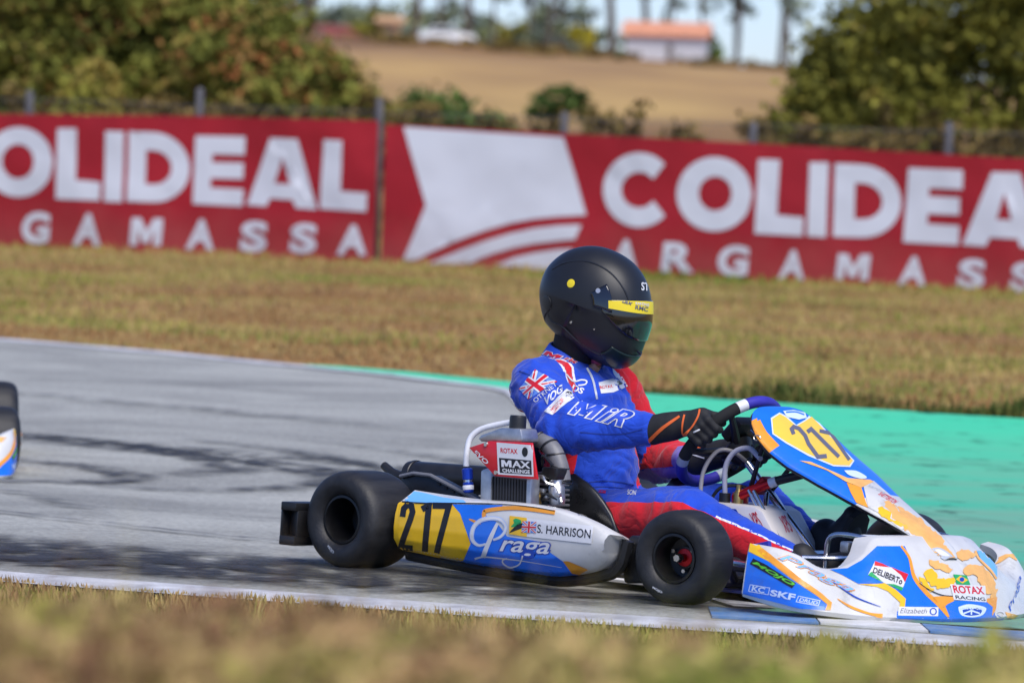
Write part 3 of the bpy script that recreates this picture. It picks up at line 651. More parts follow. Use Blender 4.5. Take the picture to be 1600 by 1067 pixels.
hd = crown_mesh('scrub', [((c[0], c[1] + 50.5, c[2] + ground_z(c[0], 50.5) + .12), r, w) for c, r, w in hl], 20000, .055, LEAF_BROWN, None, 21, .45)
tag(hd, 'brown and olive scrub along the foot of the fence', kind='stuff')
# thin bare trees on the far crest
for i, (px, y, h, w, lab) in enumerate([(1.9, 345, 14, .16, 'thin bare tree left of the yellow bush on the far crest'), (6.7, 348, 13, .30, 'dark trunked tree touching the left wall of the far house'), (9.4, 352, 13, .26, 'tall tree behind the roof of the far house'),
        (16.0, 350, 13, .2, 'slim bare tree right of the far house'), (19.2, 347, 13, .24, 'slim bare tree farthest right on the far crest'), (-15.6, 340, 13, .3, 'dark trunk standing left on the far crest above the russet tree'), (-4.2, 356, 13, .26, 'thin tree behind the white parked car'), (-8.2, 352, 13, .26, 'thin grey tree left of the white parked car')]):
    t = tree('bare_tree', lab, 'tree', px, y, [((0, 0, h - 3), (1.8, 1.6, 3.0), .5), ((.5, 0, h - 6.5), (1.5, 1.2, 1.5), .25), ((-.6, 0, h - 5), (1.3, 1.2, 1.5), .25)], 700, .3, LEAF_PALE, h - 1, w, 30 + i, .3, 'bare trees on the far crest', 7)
ORD = ('leftmost', 'second from the left', 'third from the left', 'fourth from the left', 'fifth from the left', 'fifth from the right', 'fourth from the right', 'third from the right', 'second from the right', 'rightmost')
for i, px in enumerate((-18.5, -12.0, -6.6, -2.4, .3, 3.1, 11.9, 14.4, 17.4, 21.2)):
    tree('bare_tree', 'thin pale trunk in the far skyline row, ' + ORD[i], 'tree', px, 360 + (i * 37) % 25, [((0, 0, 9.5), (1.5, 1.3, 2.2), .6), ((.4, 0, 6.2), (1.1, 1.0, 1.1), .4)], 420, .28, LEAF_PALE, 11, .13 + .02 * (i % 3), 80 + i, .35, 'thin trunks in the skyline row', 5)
for i, (px, y, s, lab, m) in enumerate([(4.2, 338, 1.0, 'yellow flowering bush left of the far house', leaf_mat('yellow_blossom', [(0, (.3, .28, .05)), (1, (.62, .5, .03))])), (13.2, 338, 1.1, 'green bush at the right corner of the far house', LEAF_GREEN), (-11.0, 338, 1.1, 'yellow-green bush at the left end of the far crest', LEAF_YELLOW), (1.2, 352, 1.7, 'pale bush on the far crest below the bare trees', LEAF_PALE), (-.8, 338, 1.0, 'low yellow bush right of the white parked car', LEAF_YELLOW)]):
    tree('bush', lab, 'bush', px, y, [((0, 0, 1.1 * s), (1.2 * s, 1, 1.1 * s), 1)], 500, .25, m, 1.0, .08, 60 + i, .6)
wl_ = [((x, 420 + random.uniform(-15, 15), ground_z(x, 420) + random.uniform(2.5, 4.5)), (4.0, 3, random.uniform(2.2, 4.2)), 1 / 30) for x in np.linspace(-32, 8, 30)]
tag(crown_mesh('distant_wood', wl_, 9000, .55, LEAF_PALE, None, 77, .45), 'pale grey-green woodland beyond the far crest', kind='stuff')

cl_ = [((x, y, ground_z(x, y) + .15), (1.6, 2.0, .3), 1 / 60) for x, y in zip(np.random.default_rng(5).uniform(-18, 26, 60), np.random.default_rng(6).uniform(255, 338, 60))]
tag(crown_mesh('crest_scrub', cl_, 5000, .22, LEAF_BROWN, None, 91, .5), 'brown scrub scattered below the far crest', kind='stuff')

# ------------------------------------------------------------------ far house, wall, buildings, car
def house(name, label, cat, x, y, w, d, h, roofh, wallm, roofm, wins, rot=0):
    t = empty(name, None, Matrix.Translation((x, y, ground_z(x, y) - .15)) @ Matrix.Rotation(rot, 4, 'Z')); tag(t, label, cat)
    G().box((0, 0, h / 2), (w, d, h)).make('wall', wallm, t, False)
    r = G(); o = .35
    if roofh:
        a = [(-w / 2 - o, -d / 2 - o, h), (w / 2 + o, -d / 2 - o, h), (w / 2 + o, d / 2 + o, h), (-w / 2 - o, d / 2 + o, h), (-w / 2 - o, 0, h + roofh), (w / 2 + o, 0, h + roofh)]
        a = [(p[0], p[1], p[2] + .02) for p in a] + [(p[0], p[1], p[2] + .18) for p in a]
        r.add(a, [(6, 7, 11, 10), (9, 10, 11, 8), (0, 4, 5, 1), (3, 2, 5, 4), (0, 1, 7, 6), (2, 3, 9, 8), (0, 6, 10, 4), (3, 4, 10, 9), (1, 5, 11, 7), (2, 8, 11, 5)])
    else: r.box((0, 0, h + .1), (w + .2, d + .2, .18))
    r.make('roof', roofm, t, False)
    for k, (wx, wz, ww, wh) in enumerate(wins):
        nm = 'door' if wz - wh / 2 < .12 else 'window'
        f = G().box((wx, -d / 2 - .02, wz), (ww, .06, wh)).make(nm, mat('old_wood', (.18, .15, .13), .8, var=.2), t, False)
        if nm == 'window': G().box((wx, -d / 2 - .06, wz), (ww * .8, .03, wh * .8)).make('pane', mat('dark_glass', (.05, .06, .07), .1), f, False)
    return t
PLASTER = mat('pale_plaster', (.62, .60, .58), .85, var=.1, vscale=1.5); TILE = mat('orange_roof_tiles', (.62, .27, .15), .8, var=.18, vscale=3); REDWALL = mat('red_wall', (.36, .11, .10), .85, var=.15); OCHRE = mat('ochre_wall', (.50, .30, .16), .85, var=.15)
house('house', 'small whitewashed house with orange tiled roof on the far crest', 'house', 10.3, 332, 5.6, 4, 1.95, .95, PLASTER, TILE, [(.35, .8, .45, 1.4)], R(-6))
house('shed', 'long pale building with red wall base at far left of the crest', 'building', -19.2, 346, 7.0, 3, 1.9, 0, PLASTER, REDWALL, [(-2, 1.1, .8, .7), (0, 1.1, .8, .7), (2, 1.1, .8, .7)])
house('shed', 'small ochre hut left of the white parked car on the crest', 'building', -9.6, 338, 1.5, 1.5, 1.5, .4, OCHRE, OCHRE, [(0, .6, .5, 1.1)])
house('shed', 'low dull red outbuilding between the dark trunk and the ochre hut', 'building', -14.0, 341, 4.2, 2, .95, 0, REDWALL, REDWALL, [(-.8, .45, .5, .7)])
def far_car():
    x, y = -5.35, 334; t = empty('parked_car', None, Matrix.Translation((x, y, ground_z(x, y)))); tag(t, 'white car parked on the far crest left of centre', 'car')
    cp = mat('white_car_paint', (.78, .77, .72), .3, coat=.5, var=.03); g = G()
    prof = [(-2.1, .35), (-2.12, .75), (-1.9, .92), (-1.1, 1.0), (1.0, 1.0), (1.9, .86), (2.1, .65), (2.1, .35)]
    g.prism(prof, -.85, .85).make('body', cp, t, bevel=.08)
    c = G().prism([(-1.5, 1.0), (-1.15, 1.42), (.35, 1.45), (1.0, 1.0)], -.72, .72).make('cabin', cp, t, bevel=.06)
    for s in (-1, 1): G().prism([(-1.2, 1.05), (-1.0, 1.36), (.28, 1.38), (.75, 1.05)], s * .74 - .02, s * .74 + .02).make('side_window', mat('dark_glass', (.05, .06, .07), .1), c, False)
    for wx in (-1.3, 1.3):
        for s in (-1, 1): G().lathe([(0, -.1), (.25, -.1), (.33, -.07), (.33, .07), (.25, .1), (0, .1)], (wx, s * .78, .33), (0, 1, 0), 20).make('wheel', RUBBER, t)
far_car()

# ------------------------------------------------------------------ fence and banners
BAN_K = -.35
def ban_y(x): return 42.5 + BAN_K * x
fence = empty('chain_link_fence', None, Matrix.Translation((0, 44, -.1))); tag(fence, 'chain-link fence with weathered concrete posts behind the banners', 'fence')
CONC = mat('weathered_concrete', (.13, .125, .13), .9, var=.25, vscale=9, bump=.4); WIRE = mat('fence_wire', (.16, .16, .17), .5, .6)
post_x = [-8.15, -6.4, -4.70, -3.03, -1.31, .41, 2.12, 3.84, 5.55, 7.3]
post_h = [1.47, 1.47, 1.47, 1.55, 1.51, 1.44, 1.41, 1.47, 1.46, 1.46]
for x, h in zip(post_x, post_h):
    G().prism([(-.036, 0), (.036, 0), (.034, h - .03), (.02, h), (-.02, h), (-.034, h - .03)], -.035, .035).make('post', CONC, fence, bevel=.008).location = (x, ban_y(x) + .55 - 44, 0)
g = G()
for z in (.35, .75, 1.12, 1.38): g.tube([(x, ban_y(x) + .48 - 44, z + .008 * math.sin(x * 3 + z)) for x in np.arange(-8.2, 7.4, .5)], .004, 4)
for k in range(230):
    for s in (-1, 1):
        x0 = -8.6 + k * .07; pts = [(x0 + s * (j * .14 / 2) + (.8 if s < 0 else 0), j * .14) for j in range(11)]
        g.tube([(x, ban_y(x) + .48 + .004 * s - 44, z) for x, z in pts[:11:5]], .0018, 3, caps=False)
g.make('wire_mesh', WIRE, fence)['kind'] = 'stuff'
def vinyl(name, c, v):
    m = mat(name, c, .55, var=v, vscale=1.3, spec=.35); N, L, b = nodes_of(m)       # grime splashed up along the foot
    src = b.inputs['Base Color'].links[0].from_socket; g = N.new('ShaderNodeNewGeometry'); sp = N.new('ShaderNodeSeparateXYZ'); L.new(g.outputs['Position'], sp.inputs[0])
    n = N.new('ShaderNodeTexNoise'); n.inputs['Scale'].default_value = 3.5; n.inputs['Detail'].default_value = 6; L.new(g.outputs['Position'], n.inputs['Vector'])
    ma = N.new('ShaderNodeMath'); ma.operation = 'MULTIPLY_ADD'; ma.inputs[1].default_value = -.5; L.new(n.outputs['Fac'], ma.inputs[0]); L.new(sp.outputs['Z'], ma.inputs[2])
    mr = N.new('ShaderNodeMapRange'); mr.inputs['From Min'].default_value = .12; mr.inputs['From Max'].default_value = -.25; mr.inputs['To Max'].default_value = .18; L.new(ma.outputs[0], mr.inputs[0])
    mx = N.new('ShaderNodeMix'); mx.data_type = 'RGBA'; L.new(mr.outputs[0], mx.inputs[0]); L.new(src, mx.inputs[6]); mx.inputs[7].default_value = (.22, .15, .10, 1); L.new(mx.outputs[2], b.inputs['Base Color']); return m
BRED = vinyl('red_banner_vinyl', (.34, .010, .018), .12); BWHITE = vinyl('white_banner_vinyl', (.62, .64, .68), .04)
def ban_top(x): return float(np.interp(x, [-9, -5.3, -3, -1.31, -1.22, .5, 2.1, 4.44, 8], [1.10, 1.122, 1.18, 1.197, 1.165, 1.14, 1.115, 1.068, 1.02]))
def ban_wave(x, z): return .016 * math.sin(x * 2.1 + z * 1.5) + .016 * noise.noise(Vector((x * 2.2, z * 2.2, 1))) + .010 * noise.noise(Vector((x * 6 + z * 3, z * 4, 4)))
def banner(label, x0, x1):
    rows = []
    for x in np.linspace(x0, x1, int((x1 - x0) / .08)):
        zt = ban_top(x); rows.append([(x, ban_y(x) + ban_wave(x, z), z) for z in np.linspace(-.16, zt, 18)])
    g = grid_mesh('advertising_banner', rows, BRED);     return tag(g, label, 'banner', 'red banners along the fence')
ban1 = banner('red banner with white letters, ending left of the arrow emblem', -9.0, -1.30)
ban2 = banner('red banner with large white arrow emblem behind the helmet', -1.232, 8.5)

# ------------------------------------------------------------------ the racing kart (x forward, y left, z up; origin under the rear axle)
KF = Vector((math.cos(R(40)), -math.sin(R(40)), 0)); KL = LEFT * math.cos(R(2.5)) + Vector((0, 0, -math.sin(R(2.5)))); KU = KF.cross(KL)
KO = Vector((-.41, 13.17, 0)) + KL * .58
KM = Matrix(((KF.x, KL.x, KU.x, KO.x), (KF.y, KL.y, KU.y, KO.y), (KF.z, KL.z, KU.z, KO.z), (0, 0, 0, 1)))
kart = empty('racing_kart', None, KM)
tag(kart, 'blue, yellow and white racing kart number 217 in the foreground, driver aboard', 'kart', 'racing karts')

TY = Vector((0, 1, 0))
def wheel(pos, rad, half, rimr, side, steer=0, front=False):
    w = empty('wheel', kart, Matrix.Translation(pos) @ Matrix.Rotation(steer, 4, 'Z') @ Matrix.Rotation(R(-1.5 * side) if front else 0, 4, 'X'))
    s = side      # +1 left, -1 right: outer side along s*y
    if front: pr = [(rimr, .047), (.074, .058), (.088, .0645), (.104, .0655), (.117, .060), (.1245, .050), (.128, .036), (.1292, .018)]
    else: pr = [(rimr, .082), (.076, .096), (.092, .1035), (.108, .1045), (.122, .099), (.131, .088), (.1365, .071), (.1388, .05), (.139, .02)]
    prof = [(r, h) for r, h in pr] + [(r, -h) for r, h in pr[::-1]]
    t = G().lathe(prof, (0, 0, 0), TY, 72, True).make('tyre', RUBBER, w, auto=60)
    # rim: barrel, lips, hub disc
    hw = pr[0][1]; g = G()
    g.lathe([(rimr + .001, hw + .006), (rimr - .006, hw + .007), (rimr - .009, hw - .002), (rimr - .012, hw - .02), (rimr - .012, -hw + .02), (rimr - .006, -hw - .006), (rimr + .001, -hw - .006)], (0, 0, 0), TY * s, 48)
    d = -.012 if front else -.02
    g.lathe([(rimr - .0115, d), (.03, d - .004), (.03, d + .01), (.012, d + .012), (.012, d - .02), (rimr - .0115, d - .012)], (0, 0, 0), TY * s, 48)
    g.make('rim', RIMBLK, w)
    h = G(); hub = 'hub'
    if front:
        h.lathe([(.0, d + .03), (.011, d + .03), (.011, d + .014), (.024, d + .012), (.028, d + .006), (.028, d - .0035), (0, d - .0035)], (0, 0, 0), TY * s, 20).make('hub', REDMET, w)
        n = G().lathe([(0, d + .052), (.010, d + .052), (.0125, d + .046), (.0125, d + .031), (0, d + .031)], (0, 0, 0), TY * s, 6).make('axle_nut', STEEL, w)
        for k in range(3):
            a = 2 * math.pi * k / 3 + .6; G().lathe([(0, d + .02), (.0055, d + .02), (.0055, d + .004), (0, d + .004)], (math.cos(a) * .036, 0, math.sin(a) * .036), TY * s, 8).make('stud', STEEL, w)
    else:
        h.lathe([(.0, d + .012), (.020, d + .012), (.026, d + .009), (.026, d - .02), (0, d - .02)], (0, 0, 0), TY * s, 20).make('hub', DARKMET, w)
    return w, t
steer = R(5)
wRR, tyRR = wheel((0, -.58, .139), .139, .105, .068, -1)
wRL, tyRL = wheel((0, .58, .139), .139, .105, .068, 1)
wFR, tyFR = wheel((1.12, -.53, .129), .129, .066, .066, -1, steer, True)
wFL, tyFL = wheel((1.105, .525, .122), .129, .066, .066, 1, steer * 1.2, True)
# chassis
FRAME = mat('black_frame_paint', (.022, .022, .025), .35, var=.1, coat=.3); g = G()
for s in (-1, 1):
    g.tube([(-.13, s * .30, .085), (.05, s * .31, .07), (.30, s * .32, .05), (.62, s * .28, .045), (.95, s * .20, .045), (1.15, s * .22, .06), (1.36, s * .19, .06), (1.40, s * .12, .06)], .0155, 8, 4)
    g.tube([(.10, s * .32, .065), (.22, s * .48, .075), (.5, s * .50, .075), (.78, s * .48, .075), (.88, s * .24, .05)], .011, 8, 4)       # pod rails
    g.tube([(1.12, s * .23, .10), (1.12, s * .40, .115)], .016, 8); g.tube([(1.06, s * .22, .06), (1.12, s * .36, .14)], .012, 8)
for x, y in ((-.13, .30), (.30, .32), (.62, .28), (1.05, .21), (1.40, .12)): g.tube([(x, -y, .055), (x, y, .055)], .0145, 8)
g.make('chassis_frame', FRAME, kart)
G().tube([(0, -.52, .139), (0, .52, .139)], .025, 16).make('rear_axle', STEEL, kart)
G().lathe([(.02, -.01), (.085, -.01), (.088, 0), (.085, .01), (.02, .01)], (0, .18, .139), TY, 32).make('brake_disc', ALLOY, kart)
for s in (-1, 1): G().box((1.12, s * .43, .129), (.05, .05, .10)).make('spindle', ALLOY, kart, bevel=.008)
G().prism([(.60, .026), (1.40, .030), (1.44, .045), (1.44, .05), (1.40, .036), (.60, .032)], -.27, .27).make('floor_tray', mat('blue_floor_tray', (.02, .03, .16), .35, var=.2), kart, False)
G().tube([(.55, -.30, .028), (.80, -.285, .028), (.86, -.28, .028)], .007, 6).make('tray_edge_strip', WHITEV, kart)
# rear bumper: moulded black plastic with window slots
def rear_bumper():
    """hollow moulding: top and bottom rails, back wall with slots, end post"""
    g = G()
    for s in (-1, 1):
        for z0, z1 in ((.150, .174), (.052, .078)):
            g.add(*slab([(-0.212, .64), (-0.2091, .695), (-0.2008, .705), (-0.1488, .70), (-0.1488, .66), (-0.1613, .45), (-0.1655, .2), (-0.2029, .2), (-0.2103, .4)], s, z0, z1))
        # end wall and back wall posts, leaving oval openings
        g.add(*slab([(-0.2103, .66), (-0.207, .698), (-0.1966, .702), (-0.1966, .672), (-0.2008, .655)], s, .074, .154))
        for y0, y1 in ((.655, .60), (.47, .40), (.27, .21)):
            g.add(*slab([(-.238, y0), (-.238, y1), (-.205, y1), (-.205, y0)], s, .074, .154))
        g.add(*slab([(-0.1883, .662), (-0.1883, .56), (-0.1821, .56), (-0.1821, .662)], s, .074, .154))
        g.add(*slab([(-0.197, .668), (-0.1729, .668), (-0.1729, .650), (-0.197, .650)], s, .076, .152)); g.add(*slab([(-0.1551, .69), (-0.148, .69), (-0.148, .64), (-0.1551, .64)], s, .076, .152))
    g.box((-.18, 0, .113), (.055, .42, .10))
    return g.make('rear_bumper', PLASTIC, kart, bevel=.007)
def slab(poly, s, z0, z1):
    p = [(x, s * y) for x, y in poly]; n = len(p); v = [(x, y, z0) for x, y in p] + [(x, y, z1) for x, y in p]
    return v, [tuple(range(n)), tuple(range(2 * n - 1, n - 1, -1))] + [(i, (i + 1) % n, (i + 1) % n + n, i + n) for i in range(n)]
rear_bumper()
for s in (-1, 1): G().tube([(-.18, s * .28, .10), (-.10, s * .295, .08)], .012, 8).make('bumper_stay', FRAME, kart)

# side pods
POD_TOP = [(.166, .200), (.25, .209), (.349, .217), (.45, .224), (.549, .228), (.65, .229), (.734, .224), (.80, .213), (.867, .196), (.90, .184), (.924, .172)]
POD_BOT = [(.164, .066), (.30, .057), (.408, .051), (.60, .045), (.72, .043), (.79, .052), (.855, .066), (.885, .080), (.904, .096), (.914, .110), (.919, .122)]
POD_EDGE = [(.168, -.555, .236), (.25, -.556, .233), (.349, -.562, .231), (.45, -.572, .231), (.549, -.585, .234), (.65, -.592, .2345), (.734, -.592, .230), (.80, -.592, .219), (.867, -.592, .203), (.91, -.590, .188), (.948, -.586, .172)]
def side_pod(s):
    T = crom([(x, 0, z) for x, z in POD_TOP], 4); B = crom([(x, 0, z) for x, z in POD_BOT], 4); E = crom([Vector(p) for p in POD_EDGE], 4); rows = []
    n = len(T)
    for i in range(n):
        t, b, e = T[i], B[i], E[i]; h = t.z - b.z
        yo = -.622
        def P(x, y, z): return (x, -s * y if s > 0 else y, z)
        prof = [(b.x, -.50, b.z + .012), (b.x, -.585, b.z), (b.x, -.606, b.z + .06 * h), (b.x * .75 + t.x * .25, yo - .006, b.z + .25 * h), (b.x * .5 + t.x * .5, yo - .010, b.z + .5 * h), (b.x * .25 + t.x * .75, yo - .008, b.z + .76 * h), (t.x, yo, t.z - .004), (t.x, yo + .003, t.z),
                (t.x, yo + .012, t.z + .003), (e.x, e.y, e.z), (e.x, e.y + .02, e.z - .008), (e.x, -.50, e.z - .03)]
        rows.append([P(*p) for p in prof])
    o = grid_mesh('side_pod', rows, [WHITE, YELLOW, BLUE, ORANGE], kart, False, 50, flip=s < 0)
    for p in o.data.polygons:
        c = p.center
        if c.x < .205 and c.z < .205: p.material_index = 1
        elif .38 < c.x < .80 and c.z < POD_BOT[2][1] + .012: p.material_index = 2
        elif s > 0 and c.z < .185: p.material_index = 3 if c.x > .7 else 2
    bm = bmesh.new(); bm.from_mesh(o.data); m = len(rows[0])
    bm.verts.ensure_lookup_table()
    bm.faces.new([bm.verts[k] for k in range(m)]); bm.faces.new([bm.verts[(n - 1) * m + k] for k in range(m)][::-1])
    bmesh.ops.recalc_face_normals(bm, faces=bm.faces); bm.to_mesh(o.data); bm.free(); o.data.set_sharp_from_angle(angle=R(50))
    # black lower and front trim
    g = G(); t2 = [(x, -.560, z - .012) for x, z in POD_BOT] + [(.930, -.56, .160)]
    g.tube([(p[0] + (.018 if i > 6 else 0), p[1] * -s if s > 0 else p[1], p[2]) for i, p in enumerate(t2)], .017, 8, 3); g.make('lower_trim', PLASTIC, o)
    return o
podR = side_pod(-1); podL = side_pod(1); podL.location.z = -.032
g = G(); g.prism([(.915, .04), (1.0, .05), (1.0, .165), (.93, .175), (.90, .14)], -.53, -.33); g.make('side_closing_panel', PLASTIC, kart, bevel=.01)
for x, z in ((.958, .128), (.985, .145), (.985, .125)): G().lathe([(0, .004), (.006, .004), (.006, 0), (0, 0)], (x, -.5305, z), (0, -1, 0), 8).make('bolt', STEEL, kart)

# seat: moulded bucket
def seat():
    C = crom([Vector(p) for p in ((.13, 0, .40), (.145, 0, .34), (.17, 0, .25), (.21, 0, .15), (.30, 0, .075), (.42, 0, .055), (.54, 0, .07), (.66, 0, .10))], 5); rows = []; n = len(C)
    for i, c in enumerate(C):
        s = i / (n - 1); wall = np.interp(s, [0, .2, .45, .62, .74, .82, .90, .96, 1], [.05, .09, .12, .15, .205, .25, .205, .13, .06]); hw = np.interp(s, [0, .3, .55, .8, 1], [.15, .20, .238, .245, .235])
        t = (C[min(i + 1, n - 1)] - C[max(i - 1, 0)]).normalized(); nn = Vector((-t.z, 0, t.x)).normalized(); r = []
        if nn.z < 0 and s > .3: nn = -nn
        if s <= .3 and nn.x < 0: nn = -nn
        up = nn.lerp(Vector((0, 0, 1)), .35 if s > .3 else 0).normalized()
        for j in range(21):
            a = -1 + j / 10; q = abs(a); yy = math.copysign(min(1, q * 1.35) ** .8, a) * hw * (1 + .05 * max(0, q - .74)); r.append(c + Vector((0, yy, 0)) + up * wall * (max(0, q - .35) / .65) ** 1.5)
        rows.append(r)
    o = grid_mesh('seat', rows, CARBON, kart); md = o.modifiers.new('thick', 'SOLIDIFY'); md.thickness = .012; return o
seat()
for s in (-1, 1): G().tube([(.22, s * .315, .06), (.20, s * .25, .22)], .009, 8).make('seat_stay', FRAME, kart)

# radiator, red cover, header tank
g = G(); g.prism([(.368, .292), (.50, .292), (.508, .11), (.382, .11)], -.462, -.425); rad = g.make('radiator', CHROMEDK, kart, False)
for k in range(13):
    x = .374 + k * .0105; G().prism([(x, .29), (x + .003, .29), (x + .015, .112), (x + .012, .112)], -.466, -.458).make('fin', DARKMET, rad, False)
G().prism([(.334, .305), (.372, .318), (.386, .10), (.345, .10)], -.472, -.43).make('side_tank', ALLOY, rad, bevel=.006)
G().prism([(.502, .30), (.518, .30), (.526, .11), (.510, .11)], -.470, -.43).make('end_plate', ALLOY, rad, bevel=.003)
G().prism([(.318, .393), (.330, .404), (.400, .429), (.472, .432), (.482, .402), (.478, .392), (.33, .386)], -.475, -.40).make('top_tank', ALLOY, rad, bevel=.008)
G().lathe([(0, .042), (.022, .042), (.024, .036), (.024, 0), (0, 0)], (.425, -.43, .424), (0, 0, 1), 20).make('filler_cap', PLASTIC, rad)
cover = G().prism([(.298, .366), (.372, .390), (.526, .396), (.554, .296), (.399, .294)], -.486, -.478).make('radiator_cover', REDV, rad, bevel=.002)
for x, z in ((.362, .380), (.405, .304)): G().lathe([(0, .005), (.006, .005), (.007, 0), (0, 0)], (x, -.486, z), (0, -1, 0), 10).make('screw', STEEL, rad)
G().tube([(.405, -.42, .445), (.367, -.42, .44), (.30, -.435, .42), (.272, -.45, .392), (.270, -.46, .35), (.271, -.46, .312)], .0085, 10, 4).make('white_hose', HOSEW, kart)
flt = G().lathe([(0, 0), (.012, 0), (.015, .004), (.015, .028), (.011, .030), (.011, .036), (.015, .038), (.016, .066), (.010, .070), (0, .07)], (.286, -.46, .238), (-.16, 0, 1), 18).make('inline_filter', BLUEMET, kart)
G().lathe([(.0115, .029), (.0125, .030), (.0125, .036), (.0115, .037)], (.286, -.46, .238), (-.16, 0, 1), 18).make('collar', STEEL, flt)
G().lathe([(.0155, .008), (.0162, .009), (.0162, .020), (.0155, .021)], (.286, -.46, .238), (-.16, 0, 1), 18).make('band', WHITEV, flt)
# engine
eng = G(); eng.prism([(.36, .07), (.58, .07), (.60, .16), (.56, .20), (.40, .20), (.36, .16)], -.40, -.26); eng = eng.make('engine', ALLOY, kart, bevel=.012)
for k in range(6): G().box((.47, -.34, .208 + k * .014), (.10 - .003 * k, .10, .006)).make('cooling_rib', ALLOY, eng, bevel=.002)
G().lathe([(.042, 0), (.042, .10), (.034, .115), (0, .118)], (.47, -.34, .195), (0, 0, 1), 24).make('cylinder', DARKMET, eng)
# intake silencer: ribbed round-shouldered box behind the cover
g = G(); g.tube([(.43, -.36, .40), (.47, -.36, .395), (.505, -.36, .37), (.53, -.36, .33), (.545, -.36, .29)], [.020, .024, .026, .025, .022], 18, 5); ibox = g.make('intake_box', mat('grey_intake_plastic', (.16, .16, .17), .45, var=.2), eng)
for k in range(5):
    a = .2 + k * .33; c = Vector((.43 + .10 * math.sin(a * .9) , -.36, .30 + .095 * math.cos(a * .9))); G().lathe([(.0275, -.003), (.029, 0), (.0275, .003)], crom([(.43, -.36, .40), (.47, -.36, .395), (.505, -.36, .37), (.53, -.36, .33), (.545, -.36, .29)], 5)[3 + k * 4], (.6 - .25 * k, 0, -.2 - .2 * k), 18).make('rib', DARKMET, eng)
G().box((.532, -.385, .312), (.056, .05, .034)).make('ignition_box', PLASTIC, eng, bevel=.006)
G().lathe([(0, 0), (.020, 0), (.023, .01), (.023, .05), (.019, .055), (.019, .07), (0, .07)], (.55, -.385, .225), (-.15, 0, 1), 20).make('carburettor', ALLOY, eng)
G().lathe([(.006, -.006), (.024, -.006), (.026, 0), (.024, .006), (.006, .006)], (.490, -.415, .236), (0, 1, 0), 24).make('pulley', mat('brass', (.45, .30, .10), .35, .9, var=.15), eng)
for k, (a, b, c) in enumerate((((.50, -.40, .33), (.515, -.42, .36), (.545, -.41, .335)), ((.505, -.41, .22), (.53, -.42, .255), (.56, -.40, .24)))): G().tube([a, b, c], .004, 6, 4).make('cable', PLASTIC, eng)
G().tube([(.515, -.41, .30), (.53, -.415, .285), (.555, -.40, .275), (.575, -.40, .235)], .0045, 6, 4).make('throttle_linkage', STEEL, eng)
for x, z in ((.512, .262), (.528, .248), (.507, .300), (.57, .255)): G().box((x, -.41, z), (.018, .014, .012)).make('fitting', ALLOY, eng, bevel=.002)
# exhaust
EXH = mat('black_exhaust', (.022, .022, .023), .38, .3, var=.2)
exh = G().lathe([(0, 0), (.030, 0), (.041, .004), (.042, .012), (.042, .33), (.032, .36), (0, .36)], (-.150, -.22, .2565), (1, 0, .02), 28).make('exhaust_silencer', EXH, kart)
G().tube([(-.12, -.225, .252), (-.165, -.228, .25), (-.205, -.228, .257), (-.228, -.226, .268), (-.246, -.225, .278)], [.016, .016, .015, .0135, .012], 14, 4).make('tail_pipe', EXH, exh)
G().tube([(.20, -.22, .262), (.30, -.24, .25), (.40, -.28, .20)], .024, 12, 4).make('header_pipe', EXH, exh)
for x in (-.125, .1): G().lathe([(.0425, -.006), (.0445, -.004), (.0445, .004), (.0425, .006)], (x, -.22, .2575), (1, 0, .02), 28).make('clamp', DARKMET, exh)
# chain guard
cg = G().prism([(-.005, .26), (.045, .273), (.11, .272), (.30, .212), (.30, .10), (-.02, .10)], -.42, -.37).make('chain_guard', PLASTIC, kart, bevel=.006)
G().tube([(-.005, -.424, .262), (.045, -.424, .2745), (.11, -.424, .2735), (.30, -.424, .214)], .006, 8).make('guard_rim', mat('grey_guard', (.16, .16, .17), .45), cg)
for k in range(6): G().box((.14 + k * .027, -.4215, .252 - k * .0085), (.013, .006, .006), Matrix.Rotation(R(17), 3, 'Y')).make('slot', BLACKV, cg, False)

# steering
SC = Vector((.85, 0, .43)); SA = Vector((.68, 0, .733)).normalized(); SN = Vector((-.733, 0, .68)); SY = Vector((0, 1, 0)); SR = .165
def rim_pt(a, r=SR):   # angle from the top, clockwise as the driver sees it (towards the right hand)
    k = 1 - .06 * max(0, math.cos(a + R(28))) ** 6
    return SC + (SA * math.cos(a) - SY * math.sin(a)) * r * k
sw = empty('steering_wheel', kart)
def arc(a0, a1, n=14): return [rim_pt(R(a0 + (a1 - a0) * i / n)) for i in range(n + 1)]
ROT = -15     # wheel turned to the left
for nm, a0, a1, rr, m in (('rim_top', -42, 42, .0165, PURPLE), ('rim_bottom', 138, 222, .0165, PURPLE), ('grip', 52, 128, .0175, SUEDE), ('grip', -128, -52, .0175, SUEDE), ('band', 42, 52, .0172, WHITEV), ('band', 128, 138, .0172, GREYV), ('band', -52, -42, .0172, WHITEV), ('band', -138, -128, .0172, GREYV)):
    G().tube(arc(a0 + ROT, a1 + ROT), rr, 14).make(nm, m, sw)
g = G(); g.lathe([(0, .008), (.045, .008), (.052, 0), (.045, -.012), (.02, -.05), (0, -.05)], SC - SN * .03, SN, 24)
for a in (60, 120, 240, 300): g.tube([SC - SN * .03 + (rim_pt(R(a + ROT)) - SC) * .2, SC - SN * .02 + (rim_pt(R(a + ROT)) - SC) * .6, rim_pt(R(a + ROT))], [.014, .011, .009], 8)
g.make('spokes', PLASTIC, sw)
rot = Matrix((SA, SY, SN)).transposed()
G().box(SC + SA * .052 - SN * .004, (.075, .115, .034), rot).make('lap_timer', PLASTIC, sw, bevel=.008)
G().box(SC + SA * .055 + SN * .0145, (.05, .085, .003), rot).make('screen', mat('lcd_screen', (.10, .12, .11), .2), sw, False)
